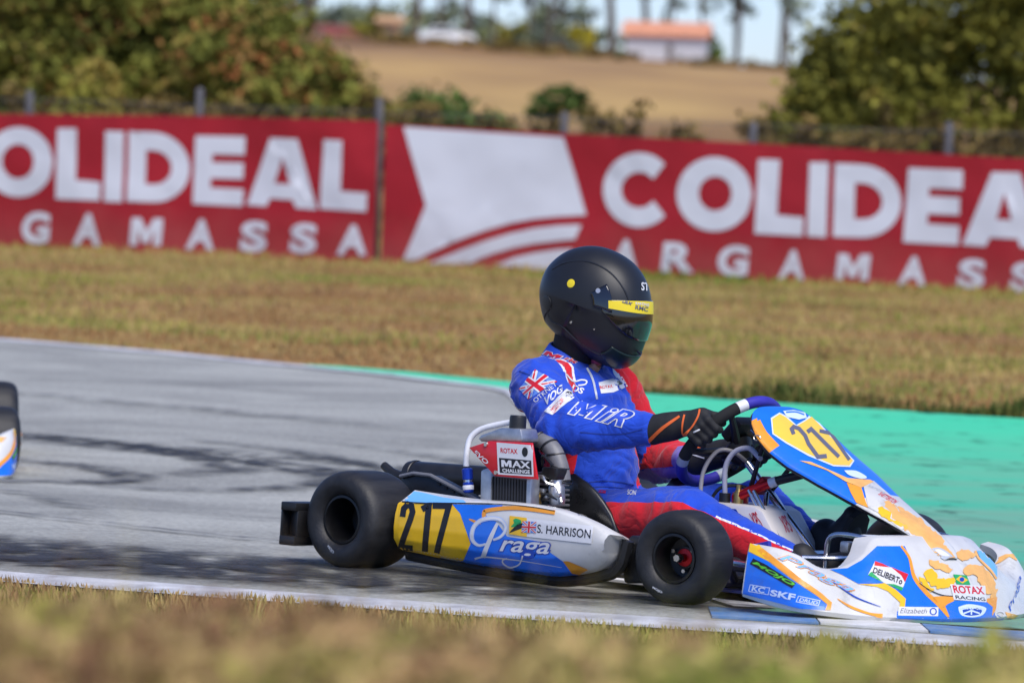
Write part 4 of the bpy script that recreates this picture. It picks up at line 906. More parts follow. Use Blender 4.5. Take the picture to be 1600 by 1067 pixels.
for k in range(5): G().box(SC - SN * .052 + SA * (.03 - .02 * k) - SY * (.03 if k % 2 else -.02), (.016, .014, .014), rot).make('fitting', ALLOY if k % 2 else DARKMET, sw, bevel=.002)
colm = G().tube([SC - SN * .05, SC - SN * .20, Vector((1.10, 0, .20)), Vector((1.22, 0, .09))], .010, 12).make('steering_column', STEEL, kart)
G().box(SC - SN * .17, (.05, .045, .03), rot).make('clamp', REDMET, colm, bevel=.005)
for s in (-1, 1): G().tube([SC - SN * .20 + Vector((0, s * .012, 0)), (1.02, s * .05, .24), (1.12, s * .16, .06)], .0085, 10, 1).make('column_stay', STEEL, kart)
for dx in (0, .018): G().tube([(.987 + dx, -.085, .302), (1.10 + dx, -.095, .168), (1.16 + dx, -.10, .09)], .0055, 8).make('support_rod', STEEL, kart)
G().tube([(.93, -.07, .275), (.985, -.075, .300), (1.04, -.06, .325)], .014, 10).make('panel_bracket', REDMET, kart)
G().tube([(1.04, -.06, .325), (1.06, -.055, .334)], .0145, 10).make('bracket_sleeve', WHITEV, kart)
G().tube([(1.06, -.055, .334), (1.15, -.02, .365)], .013, 10).make('panel_arm', PLASTIC, kart)
for s in (-1, 1): G().tube([(.965, s * .05, .30), (1.0, s * .075, .36), (1.045, s * .10, .45)], .007, 8, 3).make('panel_stay', PLASTIC, kart)
# fuel tank and lines
tank = G(); tank.prism([(.86, .055), (.86, .248), (.885, .262), (1.03, .262), (1.06, .25), (1.125, .165), (1.125, .055)], -.115, .07); tank = tank.make('fuel_tank', TANKW, kart, bevel=.012, seg=2)
G().lathe([(0, .03), (.022, .03), (.024, .024), (.024, 0), (0, 0)], (.925, -.04, .26), (0, 0, 1), 16).make('fuel_cap', REDV, tank)
G().lathe([(0, .055), (.008, .055), (.008, .04), (.014, .03), (.014, 0), (0, 0)], (.945, -.075, .26), (0, 0, 1), 12).make('pipe_union', mat('brass', (.45, .30, .10), .35, .9), tank)
G().lathe([(0, .03), (.016, .03), (.016, 0), (0, 0)], (.905, -.085, .258), (0, 0, 1), 12).make('pipe_union', PLASTIC, tank)
G().tube([(.905, -.085, .285), (.905, -.09, .36), (.93, -.085, .405), (.97, -.075, .418), (1.01, -.085, .40), (1.025, -.09, .392)], .0075, 10, 5).make('fuel_hose', HOSEC, kart)
G().tube([(.855, -.13, .25), (.85, -.12, .34), (.87, -.09, .40), (.90, -.06, .405), (.92, -.02, .38)], .006, 10, 5).make('vent_hose', mat('grey_hose', (.30, .28, .28), .35), kart)
G().tube([(.86, -.10, .25), (.89, -.09, .30), (.94, -.06, .31), (.98, -.03, .29)], .005, 8, 5).make('brake_line', PLASTIC, kart)
# front number panel
NAS = [(.995, .538, .070, .004), (1.008, .531, .112, .012), (1.028, .513, .138, .024), (1.062, .487, .150, .036), (1.110, .456, .151, .042), (1.170, .423, .143, .044), (1.260, .379, .123, .040), (1.370, .321, .098, .029), (1.450, .280, .078, .023), (1.500, .254, .066, .020), (1.560, .220, .054, .016), (1.600, .192, .045, .012), (1.622, .168, .030, .009)]
def nassau():
    C = crom([Vector((x, 0, z)) for x, z, w, d in NAS], 4); n = len(C); W = np.interp(np.linspace(0, 12, n), range(13), [q[2] for q in NAS]); D = np.interp(np.linspace(0, 12, n), range(13), [q[3] for q in NAS]); rows = []
    for i, c in enumerate(C):
        rows.append([c + Vector((-.25 * D[i] * abs(t) ** 2.4, W[i] * t, -D[i] * abs(t) ** 2.4)) * 1.0 if t < 0 else c + Vector((-.05 * D[i] * t ** 2.4, W[i] * t * (1 + .12 * sstep(1.0, 1.06, c.x) * (1 - sstep(1.25, 1.4, c.x))), -.22 * D[i] * t ** 2.4)) for t in np.linspace(-1, 1, 25)])
    o = grid_mesh('front_panel', rows, [BLUE, PLASTIC, WHITE, PLASTIC, ORANGE, PLASTIC], kart, flip=True)
    for p in o.data.polygons:
        if p.center.x > 1.36: p.material_index = 2
        if p.index % 24 < 3 and p.center.x < 1.10 and p.center.z < .50: p.material_index = 4
    md = o.modifiers.new('thick', 'SOLIDIFY'); md.thickness = .012; md.offset = -1; md.material_offset = 1; md.material_offset_rim = 1
    return o
nas = nassau()
G().tube([(1.02, -.135, .47), (1.04, -.142, .462)], .004, 6).make('panel_clip', STEEL, nas); 
g = G(); g.tube([rp for rp in [Vector((1.05 + .012 * math.cos(a), -.146, .452 + .007 * math.sin(a))) for a in np.linspace(0, 2 * math.pi, 13)]], .0018, 6); g.make('split_pin', STEEL, nas)
# nose fairing
NB = [(1.350, -.570, .046), (1.440, -.562, .030), (1.520, -.540, .020), (1.579, -.482, .013), (1.630, -.390, .006), (1.664, -.300, .004), (1.694, -.180, .003), (1.711, -.080, .003), (1.717, 0, .003)]
NR = [(1.362, -.563, .186), (1.430, -.540, .181), (1.480, -.503, .165), (1.506, -.435, .134), (1.516, -.350, .137), (1.532, -.285, .168), (1.528, -.225, .211), (1.545, -.100, .219), (1.550, 0, .221)]
NI = [(1.345, -.545, .180), (1.410, -.510, .172), (1.455, -.470, .152), (1.470, -.410, .122), (1.475, -.330, .128), (1.470, -.265, .165), (1.450, -.205, .214), (1.448, -.100, .216), (1.447, 0, .216)]
def nose():
    mir = lambda L: L + [(x, -y, z) for x, y, z in L[-2::-1]]
    B = crom(mir(NB), 5); Rr = crom(mir(NR), 5); I = crom(mir(NI), 5); rows = []; n = len(B)
    for i in range(n):
        b, r, q = B[i], Rr[i], I[i]; out = (Vector((b.x, b.y, 0)) - Vector((1.25, b.y * .3, 0))).normalized(); d = r - b; r2 = []
        inner = Vector((q.x - .01, q.y * .97, max(.04, b.z)))
        r2.append(inner); r2.append(b - out * .035 + Vector((0, 0, .004))); r2.append(b - out * .008); r2.append(b + Vector((0, 0, .012)))
        tip = sstep(0, 6, min(i, n - 1 - i))
        for t, bu in ((.2, .010), (.4, .019), (.6, .021), (.8, .014)): r2.append(b + d * t + (out * .8 + Vector((0, 0, .6))) * bu * (.35 + .65 * tip))
        r2.append(r); r2.append(r.lerp(q, .15) + Vector((0, 0, .003))); r2.append(q); r2.append(q - Vector((.004, 0, .02)))
        rows.append(r2)
    o = grid_mesh('nose_fairing', rows, WHITE, kart, auto=40)
    bm = bmesh.new(); bm.from_mesh(o.data); bm.verts.ensure_lookup_table(); m = len(rows[0])
    bm.faces.new([bm.verts[k] for k in range(m)]); bm.faces.new([bm.verts[(n - 1) * m + k] for k in range(m)][::-1]); bmesh.ops.recalc_face_normals(bm, faces=bm.faces); bm.to_mesh(o.data); bm.free(); o.data.set_sharp_from_angle(angle=R(40)); return o
nosef = nose()
G().tube([(1.34, -.30, .147), (1.40, -.22, .150), (1.46, -.20, .160), (1.50, -.18, .165)], .007, 8, 4).make('front_hoop_rail', STEEL, kart)
for s in (-1, 1):
    G().tube([(1.365, s * .22, .10), (1.366, s * .22, .185), (1.385, s * .22, .210), (1.43, s * .215, .215), (1.49, s * .20, .208)], .0075, 10, 5).make('front_hoop', STEEL, kart)
    p = G(); p.tube([(1.24, s * .13, .05), (1.27, s * .13, .10), (1.26, s * .13, .15)], .007, 8, 3); p.tube([(1.26, s * .17, .15), (1.26, s * .09, .15)], .008, 8); p.make('pedal', STEEL, kart)
G().box((1.42, -.20, .182), (.03, .04, .03)).make('bumper_clamp', ALLOY, kart, bevel=.006)
g = G(); g.tube([(1.16, -.46, .125), (1.18, -.30, .11), (1.2, -.05, .10)], .008, 8); g.make('tie_rod', STEEL, kart)
g = G(); g.tube([(1.16, .46, .125), (1.18, .30, .11), (1.2, .05, .10)], .008, 8); g.make('tie_rod', STEEL, kart)
# blue side plate between the front wheel and the nose
plate = G().prism([(1.235, .05), (1.30, .045), (1.315, .12), (1.30, .19), (1.245, .175)], -.40, -.385).make('side_plate', mat('blue_purple_plate', (.02, .03, .30), .4, var=.2), kart, bevel=.004)

# ------------------------------------------------------------------ the driver
SUITB = None
def suit_material():
    m = bpy.data.materials.new('race_suit'); m.use_nodes = True; N, L, b = nodes_of(m)
    def attr(n): a = N.new('ShaderNodeAttribute'); a.attribute_name = n; return a.outputs['Fac']
    tc = N.new('ShaderNodeTexCoord'); n = N.new('ShaderNodeTexNoise'); n.inputs['Scale'].default_value = 14; n.inputs['Detail'].default_value = 4; L.new(tc.outputs['Object'], n.inputs['Vector'])
    r = N.new('ShaderNodeValToRGB'); L.new(n.outputs['Fac'], r.inputs[0]); r.color_ramp.elements[0].position = .3; r.color_ramp.elements[0].color = (.008, .05, .42, 1); r.color_ramp.elements[1].position = .7; r.color_ramp.elements[1].color = (.014, .075, .58, 1)
    colr = r.outputs[0]
    for nm, c in (('white', (.72, .74, .80)), ('red', (.62, .010, .022)), ('violet', (.20, .16, .50))):
        t = N.new('ShaderNodeMath'); t.operation = 'GREATER_THAN'; t.inputs[1].default_value = 0; L.new(attr(nm), t.inputs[0])
        mx = N.new('ShaderNodeMix'); mx.data_type = 'RGBA'; L.new(t.outputs[0], mx.inputs[0]); L.new(colr, mx.inputs[6]); mx.inputs[7].default_value = (*c, 1); colr = mx.outputs[2]
    L.new(colr, b.inputs['Base Color']); b.inputs['Roughness'].default_value = .82; b.inputs['Specular IOR Level'].default_value = .25; b.inputs['Sheen Weight'].default_value = .2
    # creases: ridged, warped noise; then the weave
    n3 = N.new('ShaderNodeTexNoise'); n3.inputs['Scale'].default_value = 9; n3.inputs['Detail'].default_value = 3; n3.inputs['Distortion'].default_value = 1.6; L.new(tc.outputs['Object'], n3.inputs['Vector'])
    a1 = N.new('ShaderNodeMath'); a1.operation = 'SUBTRACT'; a1.inputs[1].default_value = .5; L.new(n3.outputs['Fac'], a1.inputs[0])
    a2 = N.new('ShaderNodeMath'); a2.operation = 'ABSOLUTE'; L.new(a1.outputs[0], a2.inputs[0])
    a3 = N.new('ShaderNodeMath'); a3.operation = 'POWER'; a3.inputs[1].default_value = .7; L.new(a2.outputs[0], a3.inputs[0])
    bp0 = N.new('ShaderNodeBump'); bp0.inputs['Strength'].default_value = .55; bp0.inputs['Distance'].default_value = .016; L.new(a3.outputs[0], bp0.inputs['Height'])
    n2 = N.new('ShaderNodeTexNoise'); n2.inputs['Scale'].default_value = 160; n2.inputs['Detail'].default_value = 3; L.new(tc.outputs['Object'], n2.inputs['Vector'])
    bp = N.new('ShaderNodeBump'); bp.inputs['Strength'].default_value = .3; bp.inputs['Distance'].default_value = .002; L.new(n2.outputs['Fac'], bp.inputs['Height']); L.new(bp0.outputs[0], bp.inputs['Normal']); L.new(bp.outputs[0], b.inputs['Normal'])
    return m
J = dict(pel=(.33, 0, .17), belly=(.355, 0, .29), chest=(.315, 0, .45), shb=(.262, 0, .545), neck=(.255, 0, .585),
         shR=(.29, -.185, .545), elR=(.475, -.285, .437), wrR=(.712, -.20, .452), shL=(.285, .170, .538), elL=(.345, .315, .345), wrL=(.56, .195, .357),
         hipR=(.40, -.10, .165), knR=(.875, -.20, .225), anR=(1.235, -.185, .125), hipL=(.40, .10, .165), knL=(.77, .26, .245), anL=(1.11, .105, .155))
BONES = [('pel', 'belly', .135, .135, ((1, 0, 0), .85)), ('belly', 'chest', .135, .15, ((1, 0, 0), .82)), ('chest', 'shb', .15, .100, ((1, 0, 0), .80)), ('shb', 'neck', .062, .050, None),
         ('shb', 'shR', .074, .078, None), ('shb', 'shL', .074, .070, None), ('shR', 'elR', .078, .070, None), ('elR', 'wrR', .072, .046, None), ('shL', 'elL', .068, .062, None), ('elL', 'wrL', .064, .044, None),
         ('pel', 'hipR', .115, .10, None), ('pel', 'hipL', .115, .10, None), ('hipR', 'knR', .095, .068, None), ('knR', 'anR', .068, .044, None), ('hipL', 'knL', .095, .068, None), ('knL', 'anL', .068, .044, None)]
def build_body():
    pr = []
    for a, b, ra, rb, sq in BONES:
        A, B = J[a], J[b]
        k = .045 if a in ('pel', 'belly', 'chest', 'shb') else .022
        if sq: sq = (sq[0], sq[1])
        pr.append((A, B, ra, rb, sq, k))
    V, F = sdf_mesh(pr, .0085, .03)
    # smooth the voxel steps, then press folds into the cloth
    n = len(V); E = np.concatenate([F[:, [0, 1]], F[:, [1, 2]], F[:, [2, 3]], F[:, [3, 0]]]); E = np.concatenate([E, E[:, ::-1]])
    deg = np.bincount(E[:, 0], minlength=n)[:, None]
    for _ in range(4):
        S = np.zeros_like(V); np.add.at(S, E[:, 0], V[E[:, 1]]); V = V * .4 + .6 * S / np.maximum(deg, 1)
    fn = np.cross(V[F[:, 2]] - V[F[:, 0]], V[F[:, 3]] - V[F[:, 1]]); Nn = np.zeros_like(V)
    for k in range(4): np.add.at(Nn, F[:, k], fn)
    Nn /= np.linalg.norm(Nn, axis=1)[:, None] + 1e-9
    lab = np.zeros(n, int); best = np.full(n, 9.); along = np.zeros(n)
    for i, (a, b, ra, rb, sq) in enumerate(BONES):
        A, B = np.array(J[a]), np.array(J[b]); ba = B - A; t = np.clip((V - A) @ ba / (ba @ ba), 0, 1); d = np.linalg.norm(V - A - t[:, None] * ba, axis=1) - (ra + (rb - ra) * t)
        w = d < best; lab[w] = i; best[w] = d[w]; along[w] = t[w]
    red = np.full(n, -1.); white = np.full(n, -1.); vio = np.full(n, -1.); disp = np.zeros(n)
    for i in range(n):
        a, b, ra, rb, sq = BONES[lab[i]]; A = Vector(J[a]); B = Vector(J[b]); p = Vector(V[i]); d = (B - A).normalized(); s = (p - A).dot(d); per = (p - A) - d * s
        sl = a[:2] + b[:2]; arm = a in ('shR', 'elR', 'shL', 'elL'); leg = a in ('hipR', 'knR', 'hipL', 'knL')
        q = per * 9 + d * (s * 21) + Vector((0, 0, 3.1 * lab[i]))
        wr = noise.noise(p * 7 + Vector((3, 1, 0))); f = 1 - abs(noise.noise(q + Vector((wr, -wr, wr)) * 1.2)) * 2.2
        amp = .012 if arm else (.0045 if leg else .012); t = along[i]
        if arm or leg: amp *= .55 + .9 * math.exp(-((t - (1.0 if a[:2] in ('sh', 'hi') else 0.0)) / .35) ** 2)
        f = max(f, 0) ** 1.6 - .3 * max(-f, 0)
        disp[i] = amp * (f - .3) + .006 * noise.noise(p * 16)
        out = per.normalized() if per.length > 1e-5 else Vector((0, 0, 1))
        # colour panels
        if a in ('hipR', 'knR'):
            side = out.dot(Vector((0, -.62, -.78)))
            red[i] = side - (.02 + .12 * t if a == 'hipR' else .14 - .25 * t); white[i] = (.06 - abs(side - (.08 - .25 * t))) if a == 'knR' and t > .3 else -1
        elif a in ('hipL', 'knL'): red[i] = out.dot(Vector((0, .75, -.66))) - .1
        elif a in ('shL', 'elL'):
            if a == 'shL': red[i] = out.dot(Vector((.35, .9, 0))) + .15 
            else: red[i] = out.dot(Vector((-.2, -.3, .93))) + .12; vio[i] = .9 if red[i] < -.05 else -1
            if a == 'elL' and t > .88: red[i] = -1; vio[i] = 1
        elif a in ('pel', 'belly', 'chest'):
            red[i] = min(-p.y - .088, .46 - p.z, .40 - p.x) * 10 if p.y < 0 else min(p.y - .088, .46 - p.z) * 10
        if a in ('shR', 'shb', 'chest', 'elR') or (a == 'shb'):
            # armhole seam band over the right shoulder
            w = Vector((.30, -.62, .25)).normalized(); c = (p - Vector((.262, -.165, .572))).dot(w) - .25 * max(0, p.x - .30)
            if p.y < -.03 and p.z > .46 + .15 * max(0, .26 - p.x) and a != 'elR':
                red[i] = max(red[i], (.020 - abs(c)) * 30); white[i] = max(white[i], (.0042 - abs(abs(c) - .0235)) * 30) if p.x > .17 else white[i]
            if p.y < 0 and p.x < .235 and p.z > .43: white[i] = max(white[i], (.235 - p.x - .042) * 20)
            wl = Vector((.30, .62, .25)).normalized(); c = (p - Vector((.30, .118, .585))).dot(wl)
            if p.y > .03 and p.z > .40: red[i] = max(red[i], (.09 - abs(c - .105)) * 20); white[i] = max(white[i], (.006 - abs(c - .008)) * 30)
        if red[i] > 0 : white[i] = min(white[i], -.01) if a not in ('knR',) else white[i]
    disp *= np.clip((np.array([.66 - V[i][2] for i in range(n)])) / .05, .1, 1)
    V = V + Nn * disp[:, None]
    S = np.zeros_like(V); np.add.at(S, E[:, 0], V[E[:, 1]]); V = V * .65 + .35 * S / np.maximum(deg, 1)
    o = mesh('person', V, F, suit_material(), None)
    for nm, arr in (('red', red), ('white', white), ('violet', vio)): o.data.attributes.new(nm, 'FLOAT', 'POINT').data.foreach_set('value', arr)
    o.matrix_world = KM; return o
body = build_body()
tag(body, 'kart driver in blue and red race suit and matt black helmet, steering kart 217', 'person')
# collar and balaclava
def collar():
    rows = []; c = Vector((.266, 0, .622)); ax = Vector((.30, 0, 1)).normalized(); u = Vector((1, 0, -.30)).normalized()
    for h, r0, r1 in ((-.055, .112, .116), (-.015, .096, .102), (.026, .084, .090), (.030, .080, .086)):
        rows.append([c + ax * (h - .03 * max(0, math.cos(a)) ** 2) + u * math.cos(a) * r0 + Vector((0, 1, 0)) * math.sin(a) * r1 for a in np.linspace(R(14), R(346), 40)])
    o = grid_mesh('collar', rows, mat('suit_blue_cloth', (.011, .062, .50), .62, var=.1, vscale=12, bump=.25), body); md = o.modifiers.new('thick', 'SOLIDIFY'); md.thickness = .006; return o
coll = collar()
bal = G().tube([(.255, 0, .57), (.268, 0, .63), (.295, 0, .71)], [.074, .072, .085], 24, 4).make('balaclava', SUEDE, body)
skin = G().tube([(.345, -.012, .60), (.362, -.012, .615)], [.018, .012], 12, 3).make('throat', mat('skin', (.42, .22, .12), .55, var=.08), body)
G().tube([(.335, .01, .60), (.38, -.035, .655), (.395, -.05, .668)], [.014, .018, .015], 12, 3).make('chin_strap', mat('pink_strap', (.30, .05, .09), .7), body)

# helmet: sagittal outline as radius over angle, rounded to the sides
HC = Vector((.325, 0, .785)); HY = R(12); HP = R(15)     # turned a little to the driver's left, tipped forward
HM = Matrix.Translation(HC) @ Matrix.Rotation(HY, 4, 'Z') @ Matrix.Rotation(HP, 4, 'Y')
HR = [(0, .178), (12, .171), (22, .170), (38, .169), (60, .168), (85, .166), (110, .171), (135, .176), (160, .178), (180, .170), (200, .158), (218, .152), (235, .140), (252, .132), (268, .136), (285, .152), (300, .175), (312, .198), (322, .206), (332, .200), (345, .184), (360, .178)]
HMAT = mat('matt_black_helmet', (.012, .013, .015), .42, var=.12, vscale=5, spec=.45)
def hrad(a):
    a = math.degrees(a) % 360; return float(np.interp(a, [q[0] for q in HR], [q[1] for q in HR]))
HANG = np.linspace(0, 2 * math.pi, 361); HRS = np.array([hrad(a) for a in HANG]); ker = np.hanning(21); ker /= ker.sum(); HRS = np.convolve(np.concatenate([HRS[-11:-1], HRS, HRS[1:11]]), ker, 'valid')
def hpt(a, b, off=0):
    """a: sagittal angle, b: -pi/2 (right) .. pi/2 (left)"""
    r = float(np.interp(a % (2 * math.pi), HANG, HRS)) + off; c, s = math.cos(b), math.sin(b); cc = abs(c) ** .86
    w = .128 + off - .016 * max(0, -math.sin(a)) * (1 if math.cos(a) > -.3 else .6); return Vector((math.cos(a) * r * cc, w * math.copysign(abs(s) ** .92, s), math.sin(a) * r * cc))
def hpatch(name, a0, a1, b0, b1, off, m, parent, na=24, nb=36, warp=None, thick=0):
    rows = []
    for i in range(na + 1):
        r = []
        for j in range(nb + 1):
            b = b0 + (b1 - b0) * j / nb; u = i / na; A0, A1 = (a0, a1) if warp is None else warp(b, a0, a1); r.append(hpt(A0 + (A1 - A0) * u, b, off))
        rows.append(r)
    o = grid_mesh(name, rows, m, parent)
    if thick: md = o.modifiers.new('thick', 'SOLIDIFY'); md.thickness = thick; md.offset = -1
    return o
helmet = hpatch('helmet', 0, 2 * math.pi, -math.pi / 2 + .001, math.pi / 2 - .001, 0, HMAT, body, 120, 60); helmet.matrix_local = HM
bm = bmesh.new(); bm.from_mesh(helmet.data); bmesh.ops.remove_doubles(bm, verts=bm.verts, dist=1e-5); bmesh.ops.recalc_face_normals(bm, faces=bm.faces); bm.to_mesh(helmet.data); bm.free()
def vis(b, a0, a1):
    q = min(1, abs(b) / 1.12); return a0 + R(20) * q ** 4, a1 + R(3) * q ** 3
VISM = mat('dark_visor', (.008, .008, .009), .09, spec=.6, coat=.5)
visor = hpatch('visor', R(-15), R(23), -1.12, 1.12, .0035, VISM, helmet, 20, 48, vis, .003)
strip = hpatch('visor_strip', R(10), R(22), -1.0, 1.0, .0048, mat('yellow_strip', (.80, .62, .02), .45, var=.05), helmet, 5, 40, lambda b, a0, a1: (a0 + R(2) * min(1, abs(b)) ** 3, a1 + R(3) * min(1, abs(b) / 1.12) ** 3))
for sg in (-1, 1): hpatch('visor_arm', R(6), R(50), sg * .93, sg * 1.27, .0028, VISM, helmet, 10, 10, lambda b, a0, a1: (a0 + R(10) * max(0, abs(b) - 1.0) * 3, a1), .002)
# raised seams and chin vent
def hline(name, pts, r, m): return G().tube([hpt(R(a), b, -.0008) for a, b in pts], r, 8, 5).make(name, m, helmet)
hline('shell_crease', [(150, -.75), (128, -.80), (95, -.78), (62, -.72), (35, -.62), (20, -.55)], .0032, HMAT)
hline('chin_crease', [(205, -.9), (225, -.85), (250, -.95), (285, -.85), (310, -.70), (326, -.5)], .0032, HMAT)
hline('lower_edge', [(205, -1.05), (215, -.6), (225, 0), (215, .6), (205, 1.05)], .004, PLASTIC)
hpatch('chin_bar_cover', R(-52), R(-27), -.75, .75, .004, mat('black_green_reflection', (.006, .016, .014), .35), helmet, 10, 30, lambda b, a0, a1: (a0 + R(6) * abs(b), a1 - R(6) * abs(b)), .003)  # dark cover; its green tint is a reflection painted into the colour
def hdot(name, a, b, r, h, m, off=.002):
    p = hpt(R(a), b, 0); e = .01; n = (hpt(R(a) + e, b) - p).cross(hpt(R(a), b + e) - p).normalized()
    if n.dot(p) < 0: n = -n
    return G().lathe([(0, h), (r * .8, h), (r, h * .5), (r, -.004), (0, -.004)], p, n, 20).make(name, m, helmet)
SCREW = mat('satin_screw', (.45, .46, .48), .35, .6)
for s in (-1, 1):
    hdot('pivot_screw', 46, s * 1.13, .0085, .005, SCREW); hdot('visor_screw', -32, s * 1.16, .003, .005, STEEL); hdot('snap', 268, s * 1.22, .0045, .004, STEEL)
st = hdot('round_sticker', 121, -1.27, .0125, .0012, mat('yellow_strip', (.80, .62, .02), .45)); 
hdot('rear_vent', 196, -.95, .022, .003, HMAT)
G().tube([hpt(R(-23), -.12, .006), hpt(R(-24), -.03, .012), hpt(R(-24), .05, .006)], .0035, 8, 3).make('visor_tab', PLASTIC, helmet)

# gloves: palm and fingers closed round the grips
GLOVE = mat('black_glove', (.012, .012, .013), .75, var=.25, vscale=40, bump=.3)
GOR = mat('glove_orange', (.75, .13, .02), .6)
def glove(a, wrist, side):
    c = rim_pt(R(a)); t = (rim_pt(R(a + 3)) - rim_pt(R(a - 3))).normalized() * (1 if side < 0 else -1); o = (c - SC).normalized(); n = SN    # t runs down the grip, o outward, n to the driver
    W = Vector(wrist); pr = []
    knuck = c + o * .030 + n * .016
    palm = c + n * .030 + o * .012
    def ang(x, r): return c + (n * math.cos(x) + o * math.sin(x)) * r
    for k in range(4):
        off = t * (-.030 + .021 * k); L = (1, 1.1, 1.02, .85)[k]; r = (.0125, .013, .0125, .0115)[k]
        ps = [ang(R(35), .034), ang(R(88), .033), ang(R(88 + 62 * L), .030), ang(R(88 + 125 * L), .028)]
        for i in range(3): pr.append((tuple(ps[i] + off), tuple(ps[i + 1] + off), r * (1 - .06 * i), r * (.94 - .06 * i), None, .006))
    th = [ang(R(-10), .036) - t * .030, ang(R(-60), .032) - t * .045, ang(R(-105), .028) - t * .045]
    for i in range(2): pr.append((tuple(th[i]), tuple(th[i + 1]), .013 - .001 * i, .012 - .001 * i, None, .008))
    # palm and back of the hand, then the gauntlet over the cuff
    pr.append((tuple(ang(R(35), .034) - t * .024), tuple(ang(R(35), .034) + t * .028), .017, .016, None, .012))
    base = (palm + W) * .5
    pr.append((tuple(ang(R(20), .036)), tuple(palm.lerp(W, .45)), .030, .031, (t, 1.25), .015))
    pr.append((tuple(palm.lerp(W, .35)), tuple(W.lerp(palm, .25)), .033, .036, None, .015))
    dirn = (W - palm).normalized(); pr.append((tuple(W.lerp(palm, .35)), tuple(W + dirn * .012), .038, .043, None, .015))
    V, F = sdf_mesh(pr, .0036, .006, .02)
    g_ = mesh('glove', V, F, GLOVE, body); return g_, dict(c=c, t=t, o=o, n=n, palm=palm, W=W, d=dirn)
A_R = 90 + ROT; A_L = -90 + ROT + 4
gloveR, gR = glove(A_R, (.735, -.196, .453), -1)
gloveL, gL = glove(A_L, (.615, .175, .362), 1)
# boots
BOOT = mat('black_boot', (.014, .014, .015), .6, var=.3, vscale=30, bump=.2)
def boot(an, heel, toe, nm='boot', r=1.0):
    an, heel, toe = Vector(an), Vector(heel), Vector(toe); bl = heel.lerp(toe, .68)
    pr = [(tuple(an - (heel - an) * .7), tuple(an.lerp(heel, .5)), .046, .042), (tuple(heel), tuple(an.lerp(bl, .2)), .033, .045), (tuple(heel), tuple(bl), .032, .036), (tuple(an), tuple(bl), .045, .036), (tuple(bl), tuple(toe), .036, .028)]
    pr = [(p[0], p[1], p[2] * r, p[3] * r) for p in pr]; V, F = sdf_mesh(pr, .005, .02, .02); b = mesh(nm, V, F, BOOT, body)
    d = (toe - heel).normalized(); up = (an - heel); up = (up - d * up.dot(d)).normalized(); sd = d.cross(up)
    rows = []
    for i in range(13):
        u = i / 12; c = heel - d * .033 + (toe - heel + d * .058) * u - up * (.030 if True else 0); w = np.interp(u, [0, .08, .25, .5, .72, .92, 1], [.012, .028, .032, .031, .041, .033, .010])
        rows.append([c + sd * w - up * .004, c - sd * w - up * .004, c - sd * w + up * .014, c + sd * w + up * .014])
    s = grid_mesh('sole', rows, mat('boot_sole', (.02, .02, .02), .8, var=.3), b, closed=True, auto=30); return b
bR = boot((1.262, -.18, .112), (1.275, -.18, .070), (1.385, -.17, .145), r=.80); bL = boot((1.135, .105, .150), (1.155, .10, .095), (1.215, .10, .250))
G().tube([(1.235, -.14, .150), (1.245, -.18, .160), (1.25, -.215, .145)], .010, 8, 3).make('boot_lace', BLACKV, bR)

# ------------------------------------------------------------------ livery, lettering and patches (flat print on the bodywork)
VF = Frame((.625, -.780, .036))                       # three-quarter drawing plane of the kart
BF = Frame((-.33, -.944, 0))                          # drawing plane of the banners
SAND = mat('bleached_orange', (.80, .42, .12), .4, var=.12, vscale=30); TEAL = mat('light_blue_vinyl', (.16, .45, .85), .35); NUMY = mat('panel_yellow', (.86, .56, .06), .4, var=.04)
GREYN = mat('number_grey', (.12, .12, .17), .5); PALEB = mat('pale_blue_print', (.45, .55, .80), .5); SKYW = mat('pale_print', (.60, .70, .88), .5)
TG = {'pod': podR, 'nas': nas, 'nose': nosef, 'cov': cover, 'body': body, 'hel': helmet, 'coll': coll, 'tank': tank, 'b1': ban1, 'b2': ban2, 'tyF': tyFR, 'tyR': tyRR, 'glR': gloveR, 'glL': gloveL, 'strip': strip, 'plate': plate, 'rimF': None}
S_ = {'OR': ORANGE, 'YE': YELLOW, 'BL': BLUE, 'DB': DKBLUE, 'WH': WHITEV, 'BK': BLACKV, 'RE': REDV, 'GR': GREENV, 'LI': LIME, 'GY': GREYV, 'SA': SAND, 'TE': TEAL, 'NY': NUMY, 'GN': GREYN, 'PB': PALEB, 'SW': SKYW, 'BW': BWHITE, 'WB': WHITE, 'GO': GOR, 'SD': mat('suit_stitching', (.006, .03, .22), .8), 'SB': mat('suit_blue_cloth', (.011, .062, .50), .62)}
